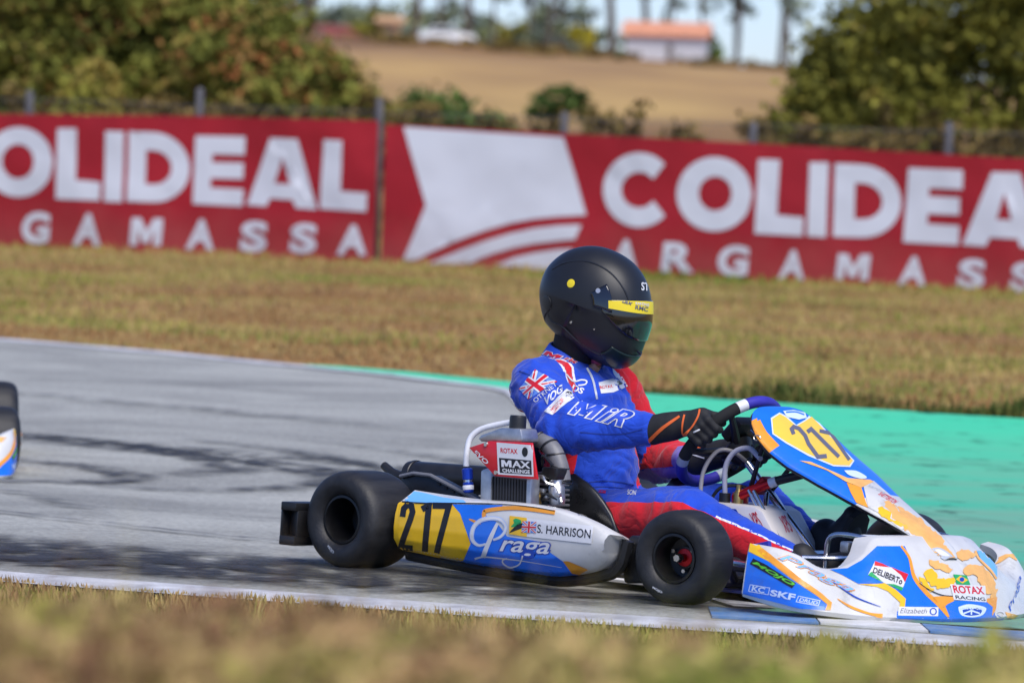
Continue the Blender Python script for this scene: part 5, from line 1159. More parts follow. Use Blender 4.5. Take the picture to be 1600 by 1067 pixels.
DECALS = [
 # side pod
 ('pod_yellow', 'poly', 'panel', 'YE', 'pod', 0, {}), ('pod_blue', 'poly', 'panel', 'BL', 'pod', 1, {}), ('pod_or1', 'line', 'stripe', 'OR', 'pod', 2, {'w': .011}), ('pod_or2', 'poly', 'stripe', 'OR', 'pod', 2, {}), ('pod_or3', 'line', 'stripe', 'OR', 'pod', 2, {'w': [.003, .008, .001]}),
 ('pod_top', 'poly', 'panel', 'TE', 'pod', 0, {}), ('pod_seam', 'line', 'seam', 'BK', 'pod', 4, {'w': .0022}),
 ('pod_2', 'pline', 'number', 'BK', 'pod', 3, {'w': .0165}), ('pod_1', 'pline', 'number', 'BK', 'pod', 3, {'w': .0175}), ('pod_7', 'pline', 'number', 'BK', 'pod', 3, {'w': .0165}),
 ('pr_Po', 'line', 'script_letter', 'PB', 'pod', 4, {'w': [.006, .013, .012, .010, .007]}), ('pr_P', 'line', 'script_letter', 'WH', 'pod', 5, {'w': [.003, .008, .007, .006, .004]}), ('pr_Ps', 'line', 'script_letter', 'WH', 'pod', 5, {'w': [.008, .012, .013]}),
 ('pr_raga0', 'text', 'script_letters', 'DB', 'pod', 4, {'s': 'raga', 'bold': .05, 'shear': .25}), ('pr_raga', 'text', 'script_letters', 'WH', 'pod', 5, {'s': 'raga', 'bold': .012, 'shear': .25}), ('pr_sw', 'line', 'swash', 'WH', 'pod', 5, {'w': [.006, .004, .003, .001]}), ('pr_g', 'line', 'swash', 'WH', 'pod', 6, {'w': .004}),
 ('pod_label', 'poly', 'name_label', 'WH', 'pod', 3, {}), ('pod_name', 'text', 'name', 'BK', 'pod', 4, {'s': 'S. HARRISON', 'bold': .012}), ('pod_flagy', 'poly', 'sticker', 'YE', 'pod', 4, {}), ('pod_flagg', 'spoly', 'sticker', 'GR', 'pod', 5, {}), ('pod_flagk', 'spoly', 'sticker', 'BK', 'pod', 5, {}), ('pod_uk', 'flag', 'flag', 'BL', 'pod', 6, {}),
 ('pod_tk', 'text', 'lettering', 'BK', 'pod', 3, {'s': 'KG', 'shear': .3}),
 # radiator cover
 ('cov_w', 'poly', 'sticker', 'WH', 'cov', 0, {}), ('cov_k', 'poly', 'sticker', 'BK', 'cov', 1, {}), ('cov_rotax', 'text', 'lettering', 'RE', 'cov', 2, {'s': 'ROTAX', 'bold': .02}), ('cov_M', 'M', 'lettering', 'WH', 'cov', 2, {}), ('cov_max', 'text', 'lettering', 'WH', 'cov', 2, {'s': 'AX', 'bold': .03}), ('cov_chal', 'text', 'lettering', 'WH', 'cov', 2, {'s': 'CHALLENGE', 'bold': .03}), ('cov_evo', 'text', 'lettering', 'WH', 'cov', 1, {'s': 'EVO', 'bold': .02}), ('cov_em', 'spoly', 'emblem', 'BK', 'cov', 2, {}),
 # front panel
 ('nas_or', 'poly', 'edge_stripe', 'OR', 'nas', 0, {}), ('nas_wh', 'poly', 'panel', 'WB', 'nas', 1, {}), ('nas_orl', 'poly', 'stripe', 'OR', 'nas', 2, {}), ('nas_yel0', 'poly', 'panel', 'SW', 'nas', 1, {}), ('nas_yel', 'poly', 'number_panel', 'NY', 'nas', 2, {}), ('nas_em', 'poly', 'emblem', 'SW', 'nas', 3, {}), ('nas_em2', 'line', 'emblem', 'BL', 'nas', 4, {'w': .004}), ('nas_em3', 'spoly', 'emblem', 'SW', 'nas', 3, {}),
 ('nas_2', 'pline', 'number', 'GN', 'nas', 4, {'w': .0115}), ('nas_1', 'pline', 'number', 'GN', 'nas', 4, {'w': .0115}), ('nas_7', 'pline', 'number', 'GN', 'nas', 4, {'w': .0105}), ('nas_thin', 'poly', 'stripe', 'SA', 'nas', 2, {}),
 ('nas_b1', 'spoly', 'blotch', 'YE', 'nas', 2, {}), ('nas_b2', 'spoly', 'blotch', 'SA', 'nas', 2, {}), ('nas_b3', 'spoly', 'blotch', 'YE', 'nas', 3, {}), ('nas_b4', 'spoly', 'blotch', 'SA', 'nas', 3, {}), ('nas_b5', 'spoly', 'blotch', 'SA', 'nas', 2, {}), ('nas_r1', 'text', 'lettering', 'RE', 'nas', 3, {'s': 'SNETTERTON', 'bold': .02}), ('nas_g1', 'text', 'lettering', 'GY', 'nas', 3, {'s': 'karting', 'bold': .01}), ('nas_logo', 'spoly', 'emblem', 'GY', 'nas', 4, {}), ('nas_logo2', 'spoly', 'emblem', 'WH', 'nas', 5, {}),
 # nose
 ('no_side', 'poly', 'panel', 'BL', 'nose', 0, {'mir': 1}), ('no_ored', 'poly', 'stripe', 'OR', 'nose', 1, {'mir': 1}), ('no_tip', 'poly', 'panel', 'YE', 'nose', 1, {'mir': 1}), ('no_bk', 'poly', 'sticker', 'BK', 'nose', 3, {'mir': 1}), ('no_mojo', 'text', 'lettering', 'LI', 'nose', 4, {'s': 'MOJO', 'bold': .03, 'shear': .25, 'mir': 2}), ('no_skf', 'text', 'lettering', 'SW', 'nose', 3, {'s': 'SKF', 'bold': .035, 'mir': 2}), ('no_k', 'text', 'lettering', 'SW', 'nose', 3, {'s': 'KC', 'bold': .03, 'mir': 2}), ('no_kb', 'pline', 'frame', 'SW', 'nose', 3, {'w': .002}), ('no_df', 'pline', 'frame', 'SW', 'nose', 3, {'w': .002}), ('no_dt', 'text', 'lettering', 'SW', 'nose', 3, {'s': 'DRUD', 'bold': .02}),
 ('no_pr0', 'text', 'script_letters', 'OR', 'nose', 2, {'s': 'Praga', 'bold': .04, 'shear': .35}), ('no_pr', 'text', 'script_letters', 'TE', 'nose', 3, {'s': 'Praga', 'bold': .005, 'shear': .35}), ('no_prs', 'line', 'swash', 'DB', 'nose', 3, {'w': [.001, .004, .001]}), ('no_ors', 'line', 'stripe', 'OR', 'nose', 2, {'w': [.002, .007, .006, .010]}),
 ('no_orw', 'poly', 'panel', 'YE', 'nose', 2, {}), ('no_blc', 'poly', 'panel', 'BL', 'nose', 1, {}), ('no_blor', 'line', 'stripe', 'OR', 'nose', 3, {'w': [.006, .008, .012, .012, .004]}), ('no_front', 'poly', 'panel', 'BL', 'nose', 2, {}), ('no_seam', 'line', 'seam', 'BK', 'nose', 4, {'w': .0025}), ('no_orf', 'poly', 'panel', 'OR', 'nose', 3, {}), ('no_orf2', 'poly', 'stripe', 'OR', 'nose', 3, {}),
 ('no_b1', 'spoly', 'blotch', 'YE', 'nose', 3, {}), ('no_b2', 'spoly', 'blotch', 'SA', 'nose', 3, {}), ('no_b3', 'spoly', 'blotch', 'SA', 'nose', 3, {}), ('no_b4', 'spoly', 'blotch', 'SA', 'nose', 3, {}), ('no_b5', 'spoly', 'blotch', 'SA', 'nose', 3, {}), ('no_b6', 'spoly', 'blotch', 'YE', 'nose', 3, {}), ('no_lblue', 'poly', 'panel', 'TE', 'nose', 2, {}), ('no_lor', 'line', 'stripe', 'SA', 'nose', 3, {'w': .007}),
 ('no_del', 'poly', 'sticker', 'WH', 'nose', 4, {}), ('no_delr', 'poly', 'sticker', 'RE', 'nose', 5, {}), ('no_delr2', 'poly', 'sticker', 'RE', 'nose', 5, {}), ('no_delg', 'poly', 'sticker', 'GR', 'nose', 5, {}), ('no_delg2', 'poly', 'sticker', 'GR', 'nose', 5, {}), ('no_delt', 'text', 'lettering', 'BK', 'nose', 6, {'s': 'DELIBERTo', 'bold': .03}),
 ('no_eli', 'poly', 'sticker', 'WH', 'nose', 4, {}), ('no_elt', 'text', 'lettering', 'GN', 'nose', 5, {'s': 'Elizabeth', 'shear': .2}), ('no_elc', 'ring', 'emblem', 'DB', 'nose', 5, {}),
 ('no_rx', 'poly', 'sticker', 'WH', 'nose', 4, {}), ('no_rxt', 'text', 'lettering', 'RE', 'nose', 5, {'s': 'ROTAX', 'bold': .03}), ('no_rct', 'text', 'lettering', 'BK', 'nose', 5, {'s': 'RACING', 'bold': .02}), ('no_br', 'poly', 'flag', 'GR', 'nose', 4, {}), ('no_bry', 'poly', 'flag', 'YE', 'nose', 5, {}), ('no_brb', 'spoly', 'flag', 'DB', 'nose', 6, {}),
 ('no_cr', 'spoly', 'crest', 'SW', 'nose', 3, {}), ('no_crb', 'spoly', 'crest', 'DB', 'nose', 4, {}), ('no_crc', 'text', 'crest', 'SW', 'nose', 5, {'s': 'HRMR', 'bold': .04}), ('no_crl', 'pline', 'crest', 'SW', 'nose', 5, {'w': .004}), ('no_crd', 'pline', 'crest', 'SW', 'nose', 5, {'w': .004}),
 ('no_lt', 'poly', 'panel', 'SA', 'nose', 2, {}), ('no_lb', 'poly', 'panel', 'SA', 'nose', 2, {}), ('no_lpr', 'text', 'script_letters', 'DB', 'nose', 3, {'s': 'Praga', 'shear': .3}), ('no_lc', 'ring', 'emblem', 'WH', 'nose', 4, {}),
 # driver
 ('bo_uk', 'flag', 'flag', 'BL', 'body', 1, {}), ('bo_rx', 'poly', 'sleeve_patch', 'WH', 'body', 1, {}), ('bo_rxt', 'text', 'lettering', 'RE', 'body', 2, {'s': 'ROTAX', 'bold': .02}), ('bo_rxe', 'spoly', 'emblem', 'BK', 'body', 2, {}), ('bo_m', 'M', 'lettering', 'WH', 'body', 1, {'grow': .05, 'shear': .35}), ('bo_m2', 'M', 'lettering', 'SB', 'body', 3, {'grow': -.015, 'shear': .35}), ('bo_mir', 'text', 'lettering', 'WH', 'body', 1, {'s': 'iR', 'bold': .06, 'shear': .35}), ('bo_mir2', 'text', 'lettering', 'SB', 'body', 3, {'s': 'iR', 'bold': .02, 'shear': .35}),
 ('bo_ott', 'text', 'lettering', 'WH', 'body', 1, {'s': 'OTKNET'}), ('bo_dr', 'text', 'lettering', 'WH', 'body', 1, {'s': 'VOG', 'bold': .03, 'shear': .3}), ('bo_crx', 'poly', 'chest_patch', 'WH', 'body', 1, {}), ('bo_crt', 'text', 'lettering', 'RE', 'body', 2, {'s': 'ROTAX', 'bold': .02}), ('bo_cre', 'spoly', 'emblem', 'BK', 'body', 2, {}), ('bo_p', 'line', 'lettering', 'WH', 'body', 1, {'w': .004}), ('bo_ds', 'text', 'lettering', 'WH', 'body', 1, {'s': 'DS', 'bold': .03, 'shear': .3}), ('bo_zip', 'line', 'zip', 'GY', 'body', 1, {'w': .006}),
 ('bo_s1', 'line', 'seam', 'SD', 'body', 0, {'w': .003}), ('bo_s2', 'line', 'seam', 'SD', 'body', 0, {'w': .003}), ('bo_s3', 'line', 'seam', 'SD', 'body', 0, {'w': .003}), ('bo_s4', 'line', 'seam', 'SD', 'body', 0, {'w': .003}), ('bo_beltu', 'poly', 'belt_patch', 'RE', 'body', 1, {}), ('bo_son', 'text', 'lettering', 'WH', 'body', 1, {'s': 'SON', 'bold': .02}), ('co_m0', 'M', 'lettering', 'WH', 'coll', 1, {'grow': .08, 'shear': .3}), ('co_m', 'M', 'lettering', 'RE', 'coll', 3, {'shear': .3}), ('co_mir0', 'text', 'lettering', 'WH', 'coll', 1, {'s': 'iR', 'bold': .055, 'shear': .3}), ('co_mir', 'text', 'lettering', 'RE', 'coll', 3, {'s': 'iR', 'bold': .02, 'shear': .3}),
 ('he_st', 'text', 'lettering', 'WH', 'hel', 1, {'s': 'ST', 'bold': .02}), ('st_t', 'text', 'lettering', 'GN', 'strip', 1, {'s': 'Bortax', 'bold': .02, 'shear': .3}), ('st_t2', 'text', 'lettering', 'GN', 'strip', 1, {'s': 'RMC', 'bold': .02}), ('st_t3', 'text', 'lettering', 'WH', 'strip', 1, {'s': 'KARTING', 'bold': .02}),
 ('gl_1', 'line', 'glove_stripe', 'GO', 'glR', 1, {'w': [.010, .009, .006]}), ('gl_2', 'line', 'glove_stripe', 'GO', 'glR', 1, {'w': .005}), ('gl_3', 'line', 'glove_stripe', 'GO', 'glR', 1, {'w': .005}), ('gl_4', 'line', 'glove_stripe', 'WH', 'glR', 1, {'w': .004}), ('gl_5', 'line', 'glove_stripe', 'GO', 'glL', 1, {'w': .008}), ('gl_6', 'line', 'glove_stripe', 'WH', 'glL', 1, {'w': .004}),
 # tank and small marks
 ('ta_b', 'pline', 'sticker', 'DB', 'tank', 1, {'w': .006}), ('ta_r1', 'text', 'lettering', 'RE', 'tank', 1, {'s': 'XPS', 'bold': .01}), ('ta_r2', 'text', 'lettering', 'RE', 'tank', 1, {'s': 'XPS', 'bold': .01}), ('ty_f', 'text', 'lettering', 'WH', 'tyF', 1, {'s': 'MOJO', 'bold': .02}), ('ty_r', 'text', 'lettering', 'GY', 'tyR', 1, {'s': 'MOJO', 'bold': .0}), ('pl_p', 'text', 'lettering', 'WH', 'plate', 1, {'s': 'MiR', 'bold': .02}),
 # banners
 ('b1_C', 'line', 'letter', 'BW', 'b1', 1, {'w': .16}), ('b1_sR', 'text', 'letter', 'BW', 'b1', 1, {'s': 'R', 'bold': .045}), ('b1_sA', 'text', 'letter', 'BW', 'b1', 1, {'s': 'A', 'bold': .045}), ('b1_O', 'ring', 'letter', 'BW', 'b1', 1, {}), ('b1_L', 'poly', 'letter', 'BW', 'b1', 1, {}), ('b1_I', 'poly', 'letter', 'BW', 'b1', 1, {}), ('b1_D', 'hole', 'letter', 'BW', 'b1', 1, {'n': 20}), ('b1_E', 'poly', 'letter', 'BW', 'b1', 1, {}), ('b1_A', 'hole', 'letter', 'BW', 'b1', 1, {'n': 8}), ('b1_L2', 'poly', 'letter', 'BW', 'b1', 1, {}),
 ('b2_C', 'line', 'letter', 'BW', 'b2', 1, {'w': .175}), ('b2_O', 'ring', 'letter', 'BW', 'b2', 1, {}), ('b2_L', 'poly', 'letter', 'BW', 'b2', 1, {}), ('b2_I', 'poly', 'letter', 'BW', 'b2', 1, {}), ('b2_D', 'hole', 'letter', 'BW', 'b2', 1, {'n': 20}), ('b2_E', 'poly', 'letter', 'BW', 'b2', 1, {}), ('b2_A', 'hole', 'letter', 'BW', 'b2', 1, {'n': 8}), ('b2_L2', 'poly', 'letter', 'BW', 'b2', 1, {}),
 ('b2_lg1', 'poly', 'emblem', 'BW', 'b2', 1, {}), ('b2_lg2', 'poly', 'emblem', 'BW', 'b2', 1, {}), ('b2_lg3', 'poly', 'emblem', 'BW', 'b2', 1, {}),
] + [('b1_s%d' % i, 'M' if c == 'M' else 'text', 'letter', 'BW', 'b1', 1, {'s': c, 'bold': .045}) for i, c in enumerate('GAMASSA')] + [('b2_s%d' % i, 'M' if c == 'M' else 'text', 'letter', 'BW', 'b2', 1, {'s': c, 'bold': .045}) for i, c in enumerate('ARGAMASSA')]
BAKED.update({
 'pod_yellow': ((-0.2535,0.1778),(-0.1021,0.1862),(-0.0775,0.1623),(-0.0422,0.0817),(-0.0659,0.0245),(-0.1036,0.0301),(-0.2505,0.0501)),
 'pod_blue': ((-0.1021,0.1862),(0.0407,0.1941),(0.0376,0.1869),(-0.01,0.171),(0.0,0.1576),(0.026,0.1473),(0.059,0.1093),(0.1787,0.1014),(0.1785,0.0769),(0.2259,0.049),(0.2483,0.0258),(0.1976,0.0071),(-0.0627,0.0257),(-0.0422,0.0817),(-0.0775,0.1623)),
 'pod_or1': ((-0.0088,0.1534),(-0.0099,0.1697),(-0.0008,0.1765),(0.0465,0.1861),(0.1042,0.1892),(0.1866,0.1845)),
 'pod_or2': ((0.2168,0.0554),(0.2308,0.0566),(0.2861,0.038),(0.2625,0.0214),(0.2431,0.0236)),
 'pod_or3': ((-0.0513,0.149),(-0.0341,0.1433),(-0.017,0.1377)),
 'pod_top': ((-0.2259,0.2131),(-0.2393,0.1965),(-0.2528,0.1824),(-0.177,0.1846),(-0.0629,0.1931),(-0.0725,0.1986),(-0.1287,0.2013),(-0.1946,0.2107)),
 'pod_seam': ((-0.248,0.1814),(-0.1768,0.1822),(-0.0627,0.1907),(0.0374,0.1956),(0.1245,0.194),(0.1863,0.1881)),
 'pod_2': ((-0.2415,0.141),(-0.2397,0.1634),(-0.2299,0.1749),(-0.2181,0.1725),(-0.2133,0.1563),(-0.2183,0.1353),(-0.2382,0.0712),(-0.2423,0.056),(-0.2077,0.056)),
 'pod_1': ((-0.1871,0.1657),(-0.1699,0.1761),(-0.1678,0.1763),(-0.1697,0.1142),(-0.1722,0.0493)),
 'pod_7': ((-0.1572,0.1779),(-0.1106,0.1805),(-0.1216,0.1262),(-0.1379,0.048)),
 'pr_Po': ((0.0011,0.0847),(-0.0174,0.079),(-0.0339,0.088),(-0.0399,0.1039),(-0.0352,0.1289),(-0.0176,0.1474),(0.0111,0.1558),(0.0383,0.1538),(0.0531,0.1378),(0.0517,0.1214),(0.0394,0.1062),(0.0212,0.0974)),
 'pr_P': ((0.0011,0.0847),(-0.0174,0.079),(-0.0339,0.088),(-0.0399,0.1039),(-0.0352,0.1289),(-0.0176,0.1474),(0.0111,0.1558),(0.0383,0.1538),(0.0531,0.1378),(0.0517,0.1214),(0.0394,0.1062),(0.0212,0.0974)),
 'pr_Ps': ((0.0306,0.1442),(0.0145,0.1042),(-0.0053,0.0482)),
 'pr_raga0': ((0.0435,0.0984),(0.1787,0.1014),(0.1744,0.0572),(0.0407,0.0547)),
 'pr_raga': ((0.0435,0.0984),(0.1787,0.1014),(0.1744,0.0572),(0.0407,0.0547)),
 'pr_sw': ((-0.0282,0.0416),(-0.0033,0.0492),(0.0468,0.0493),(0.1133,0.0468),(0.2162,0.0382)),
 'pr_g': ((0.1064,0.0607),(0.0972,0.0371),(0.0728,0.0266),(0.0537,0.0353),(0.0512,0.0455),(0.0634,0.0508)),
 'pod_label': ((0.109,0.1642),(0.2944,0.1557),(0.2922,0.1089),(0.1106,0.1134)),
 'pod_name': ((0.142,0.1492),(0.2881,0.1449),(0.2878,0.1224),(0.1417,0.1265)),
 'pod_flagy': ((0.0624,0.1668),(0.1108,0.1643),(0.1142,0.1129),(0.0639,0.1168)),
 'pod_flagg': ((0.0734,0.1557),(0.0814,0.1604),(0.0962,0.1554),(0.0928,0.145),(0.0808,0.138),(0.0685,0.137),(0.076,0.1478)),
 'pod_flagk': ((0.0904,0.1489),(0.1008,0.1477),(0.0975,0.1352),(0.0835,0.128),(0.0654,0.1205),(0.0788,0.1378)),
 'pod_uk': ((0.1004,0.1549),(0.1386,0.1554),(0.1393,0.1255),(0.0995,0.124)),
 'pod_tk': ((0.239,0.1903),(0.2674,0.188),(0.28,0.1788),(0.2517,0.181)),
 'cov_w': ((0.0082,0.3654),(0.1099,0.3636),(0.1189,0.2769),(0.0181,0.2765)),
 'cov_k': ((0.0177,0.3229),(0.1094,0.3211),(0.114,0.2815),(0.0229,0.2814)),
 'cov_rotax': ((0.0206,0.3504),(0.0677,0.3506),(0.0698,0.3371),(0.0223,0.3373)),
 'cov_M': ((0.0248,0.3176),(0.0536,0.3174),(0.0557,0.2987),(0.0269,0.2982)),
 'cov_max': ((0.0568,0.3174),(0.1046,0.3171),(0.1066,0.2995),(0.0589,0.2987)),
 'cov_chal': ((0.0293,0.2934),(0.1069,0.2942),(0.1084,0.2844),(0.0312,0.284)),
 'cov_evo': ((-0.0478,0.3389),(-0.0098,0.3103),(-0.0178,0.3014),(-0.0559,0.3322)),
 'cov_em': ((0.0987,0.3443),(0.098,0.3377),(0.0953,0.3327),(0.0912,0.3306),(0.0869,0.3321),(0.0836,0.3367),(0.082,0.3432),(0.0827,0.3499),(0.0855,0.3549),(0.0895,0.3569),(0.0938,0.3554),(0.0972,0.3508)),
 'nas_or': ((0.7171,0.4712),(0.725,0.4688),(0.7475,0.4017),(0.7777,0.3613),(0.768,0.3635),(0.7447,0.3895),(0.7238,0.4171),(0.7133,0.4453)),
 'nas_wh': ((1.0238,0.3118),(1.0559,0.3252),(1.1221,0.2726),(1.2497,0.18),(1.2782,0.1355),(1.2818,0.1196),(1.2221,0.1299),(1.1331,0.193),(1.0798,0.2333),(1.037,0.2531)),
 'nas_orl': ((0.9773,0.3161),(1.0185,0.3044),(1.0252,0.2814),(1.0299,0.2676),(1.037,0.2517),(1.0037,0.2636),(0.9892,0.2886)),
 'nas_yel0': ((0.7642,0.4802),(0.7891,0.4976),(0.8104,0.4893),(0.8381,0.4658),(0.8642,0.4823),(0.8767,0.4947),(0.9083,0.4756),(1.0049,0.3769),(0.9897,0.3584),(0.9417,0.3575),(0.8712,0.3818),(0.8078,0.4128),(0.7699,0.4359)),
 'nas_yel': ((0.7682,0.478),(0.7901,0.4938),(0.8079,0.4857),(0.838,0.4623),(0.8641,0.4784),(0.8836,0.4926),(0.9055,0.4729),(1.0007,0.3767),(0.9875,0.3621),(0.9418,0.3613),(0.8737,0.3857),(0.8102,0.4163),(0.7728,0.438)),
 'nas_em': ((0.7992,0.5023),(0.831,0.5071),(0.8645,0.5021),(0.8695,0.4877),(0.8461,0.481),(0.8104,0.4859)),
 'nas_em2': ((0.8079,0.499),(0.8361,0.502),(0.8618,0.496)),
 'nas_em3': ((0.971,0.3479),(1.0067,0.3485),(1.0361,0.3336),(1.0201,0.328),(0.9853,0.3355)),
 'nas_2': ((0.8299,0.4384),(0.8241,0.4526),(0.8304,0.4593),(0.8455,0.4555),(0.8627,0.4371),(0.8719,0.4145),(0.8981,0.3801),(0.9232,0.384)),
 'nas_1': ((0.8697,0.4474),(0.8814,0.4565),(0.9588,0.3838)),
 'nas_7': ((0.9061,0.4533),(0.9411,0.4483),(0.9892,0.3774)),
 'nas_thin': ((0.8471,0.3673),(0.8785,0.366),(0.98,0.3281),(1.0457,0.327),(1.0556,0.3228),(1.0185,0.3044),(0.9749,0.3183),(0.9219,0.3458)),
 'nas_b1': ((1.0632,0.2509),(1.0802,0.2557),(1.0943,0.2435),(1.1036,0.2254),(1.1226,0.2173),(1.1416,0.2115),(1.144,0.207),(1.1178,0.21),(1.0893,0.2246),(1.0703,0.2327)),
 'nas_b2': ((1.1128,0.2607),(1.1306,0.2592),(1.1469,0.2462),(1.1835,0.2295),(1.2109,0.2034),(1.2446,0.1821),(1.237,0.1592),(1.2077,0.1577),(1.1793,0.1744),(1.1606,0.201),(1.133,0.2364)),
 'nas_b3': ((1.1508,0.182),(1.1699,0.1808),(1.1888,0.1704),(1.1922,0.1564),(1.1709,0.1597),(1.1562,0.1705)),
 'nas_b4': ((1.1982,0.1617),(1.2225,0.1677),(1.255,0.1599),(1.2718,0.1331),(1.2653,0.1209),(1.2248,0.1324),(1.2076,0.1454)),
 'nas_b5': ((1.0809,0.2706),(1.1059,0.2672),(1.1192,0.2495),(1.1471,0.2256),(1.1751,0.2019),(1.1793,0.179),(1.151,0.1912),(1.1178,0.217),(1.0943,0.2435)),
 'nas_r1': ((1.0758,0.2958),(1.1247,0.2727),(1.1083,0.2664),(1.0648,0.2883)),
 'nas_g1': ((1.0445,0.3152),(1.0888,0.2965),(1.0828,0.2892),(1.0361,0.3078)),
 'nas_logo': ((1.2101,0.1532),(1.2295,0.1566),(1.2542,0.1462),(1.2766,0.1267),(1.2644,0.1198),(1.2285,0.1329)),
 'nas_logo2': ((1.2173,0.1499),(1.2318,0.1521),(1.2515,0.1424),(1.259,0.1349),(1.2367,0.1362)),
 'no_side': ((0.7076,0.1189),(0.7556,0.1008),(0.8203,0.0572),(0.8959,0.0135),(0.9242,-0.0083),(0.9172,-0.0197),(0.849,-0.019),(0.7003,0.0073)),
 'no_ored': ((0.7445,0.1314),(0.8042,0.0898),(0.8545,0.0545),(0.9053,0.0236),(0.9337,0.001),(0.931,-0.0189),(0.9162,-0.0197),(0.9215,-0.0045),(0.8908,0.018),(0.8202,0.0596),(0.7554,0.1032),(0.7303,0.1255)),
 'no_tip': ((0.7113,0.1411),(0.7433,0.1508),(0.742,0.1326),(0.7572,0.1154),(0.7702,0.0947),(0.7262,0.1131),(0.709,0.1205)),
 'no_bk': ((0.722,0.103),(0.7562,0.0888),(0.8354,0.0461),(0.8266,0.0325),(0.7574,0.067),(0.7142,0.0878)),
 'no_mojo': ((0.7271,0.0961),(0.833,0.046),(0.8264,0.0358),(0.719,0.0882)),
 'no_skf': ((0.7744,0.0246),(0.8362,0.0171),(0.8333,0.0009),(0.7716,0.0097)),
 'no_k': ((0.7263,0.0312),(0.7575,0.028),(0.7551,0.0142),(0.7234,0.0177)),
 'no_kb': ((0.719,0.0335),(0.7693,0.029),(0.7667,0.0112),(0.7159,0.0156),(0.719,0.0335)),
 'no_df': ((0.8446,0.0129),(0.9014,0.0041),(0.8971,-0.0097),(0.8393,-0.0021),(0.8446,0.0129)),
 'no_dt': ((0.8498,0.0083),(0.8966,0.0015),(0.8935,-0.0069),(0.8469,-0.0001)),
 'no_pr0': ((0.7921,0.1255),(1.0001,0.0407),(0.9752,0.0268),(0.7882,0.1003)),
 'no_pr': ((0.7921,0.1255),(1.0001,0.0407),(0.9752,0.0268),(0.7882,0.1003)),
 'no_prs': ((0.9345,0.0535),(0.9955,0.0182),(1.0667,-0.0045)),
 'no_ors': ((0.9482,0.0112),(0.9864,-0.0088),(1.0368,-0.0236),(1.0721,-0.0272)),
 'no_orw': ((1.0,0.0517),(1.055,0.0535),(1.0752,0.0578),(1.106,0.0424),(1.1349,0.0195),(1.1329,-0.0059),(1.1175,-0.0065),(1.1197,0.0092),(1.0857,0.0367),(1.0552,0.0473)),
 'no_blc': ((0.9276,0.0848),(0.9757,0.0903),(1.0151,0.1142),(1.0545,0.1528),(1.1319,0.1565),(1.1493,0.1212),(1.1622,0.0784),(1.1888,0.0408),(1.2261,0.0083),(1.2578,-0.0222),(1.2619,-0.0365),(1.2115,-0.0344),(1.1104,-0.0316),(1.1125,-0.0136),(1.1329,-0.0059),(1.1349,0.0195),(1.106,0.0424),(1.0752,0.0578),(1.005,0.0519),(0.9601,0.0732)),
 'no_blor': ((1.1214,0.156),(1.1442,0.1258),(1.157,0.0782),(1.1888,0.0408),(1.2208,0.013),(1.2552,-0.024)),
 'no_front': ((1.2452,0.0032),(1.253,0.009),(1.2684,0.0195),(1.3719,0.0203),(1.3883,0.0064),(1.3943,-0.0118),(1.415,-0.0221),(1.4253,-0.0233),(1.4226,-0.0277),(1.3509,-0.0363),(1.2636,-0.0352),(1.2577,-0.0247)),
 'no_seam': ((1.1719,0.0615),(1.1998,0.0455),(1.2371,0.0326),(1.2683,0.0308)),
 'no_orf': ((1.1939,0.0339),(1.2094,0.0274),(1.2403,0.0299),(1.2714,0.0323),(1.2716,0.0181),(1.253,0.009),(1.2468,0.0033),(1.2629,-0.0309),(1.2375,-0.0051),(1.2159,0.012)),
 'no_orf2': ((1.372,0.0274),(1.4029,0.0305),(1.3983,0.0004),(1.3839,-0.022),(1.3882,0.0044),(1.3685,0.0188)),
 'no_b1': ((1.1887,0.0961),(1.2026,0.0995),(1.2181,0.0944),(1.2243,0.0776),(1.243,0.0755),(1.2682,0.0792),(1.2712,0.0651),(1.2555,0.0532),(1.2244,0.0507),(1.1996,0.0625),(1.1872,0.0819)),
 'no_b2': ((1.2802,0.1433),(1.3042,0.1525),(1.331,0.1503),(1.34,0.1378),(1.3155,0.1287),(1.289,0.128)),
 'no_b3': ((1.2976,0.1056),(1.3314,0.1178),(1.3646,0.1071),(1.3942,0.079),(1.3965,0.0505),(1.3722,0.0388),(1.3523,0.0614),(1.3364,0.0838),(1.3069,0.0888)),
 'no_b4': ((1.386,0.0447),(1.4017,0.0505),(1.4011,0.0276),(1.3788,0.0275)),
 'no_b5': ((1.1999,0.122),(1.231,0.119),(1.2685,0.1047),(1.262,0.0931),(1.2368,0.0951),(1.2119,0.1055)),
 'no_b6': ((1.1718,0.0784),(1.1872,0.0734),(1.1996,0.0569),(1.2152,0.0461),(1.203,0.0428),(1.1812,0.0562)),
 'no_lblue': ((1.3458,0.1527),(1.4065,0.1487),(1.4263,0.1291),(1.4066,0.1019),(1.4055,0.0791),(1.3884,0.0989),(1.3564,0.1296)),
 'no_lor': ((1.3415,0.152),(1.3498,0.1323),(1.3851,0.1017),(1.403,0.0791)),
 'no_del': ((1.0496,0.1125),(1.1404,0.0833),(1.1225,0.0392),(1.0298,0.0746)),
 'no_delr': ((1.0496,0.1125),(1.0697,0.1069),(1.0899,0.0983),(1.0471,0.1009)),
 'no_delr2': ((1.0925,0.0994),(1.1404,0.0833),(1.1313,0.0617),(1.1208,0.0791)),
 'no_delg': ((1.0298,0.0746),(1.0388,0.0846),(1.0701,0.06),(1.0548,0.065)),
 'no_delg2': ((1.0803,0.0556),(1.1007,0.0556),(1.1264,0.0481),(1.1225,0.0392)),
 'no_delt': ((1.0472,0.0961),(1.1261,0.0697),(1.1211,0.0551),(1.0423,0.0824)),
 'no_eli': ((1.1149,-0.0025),(1.2272,0.0003),(1.2263,-0.0232),(1.1137,-0.0255)),
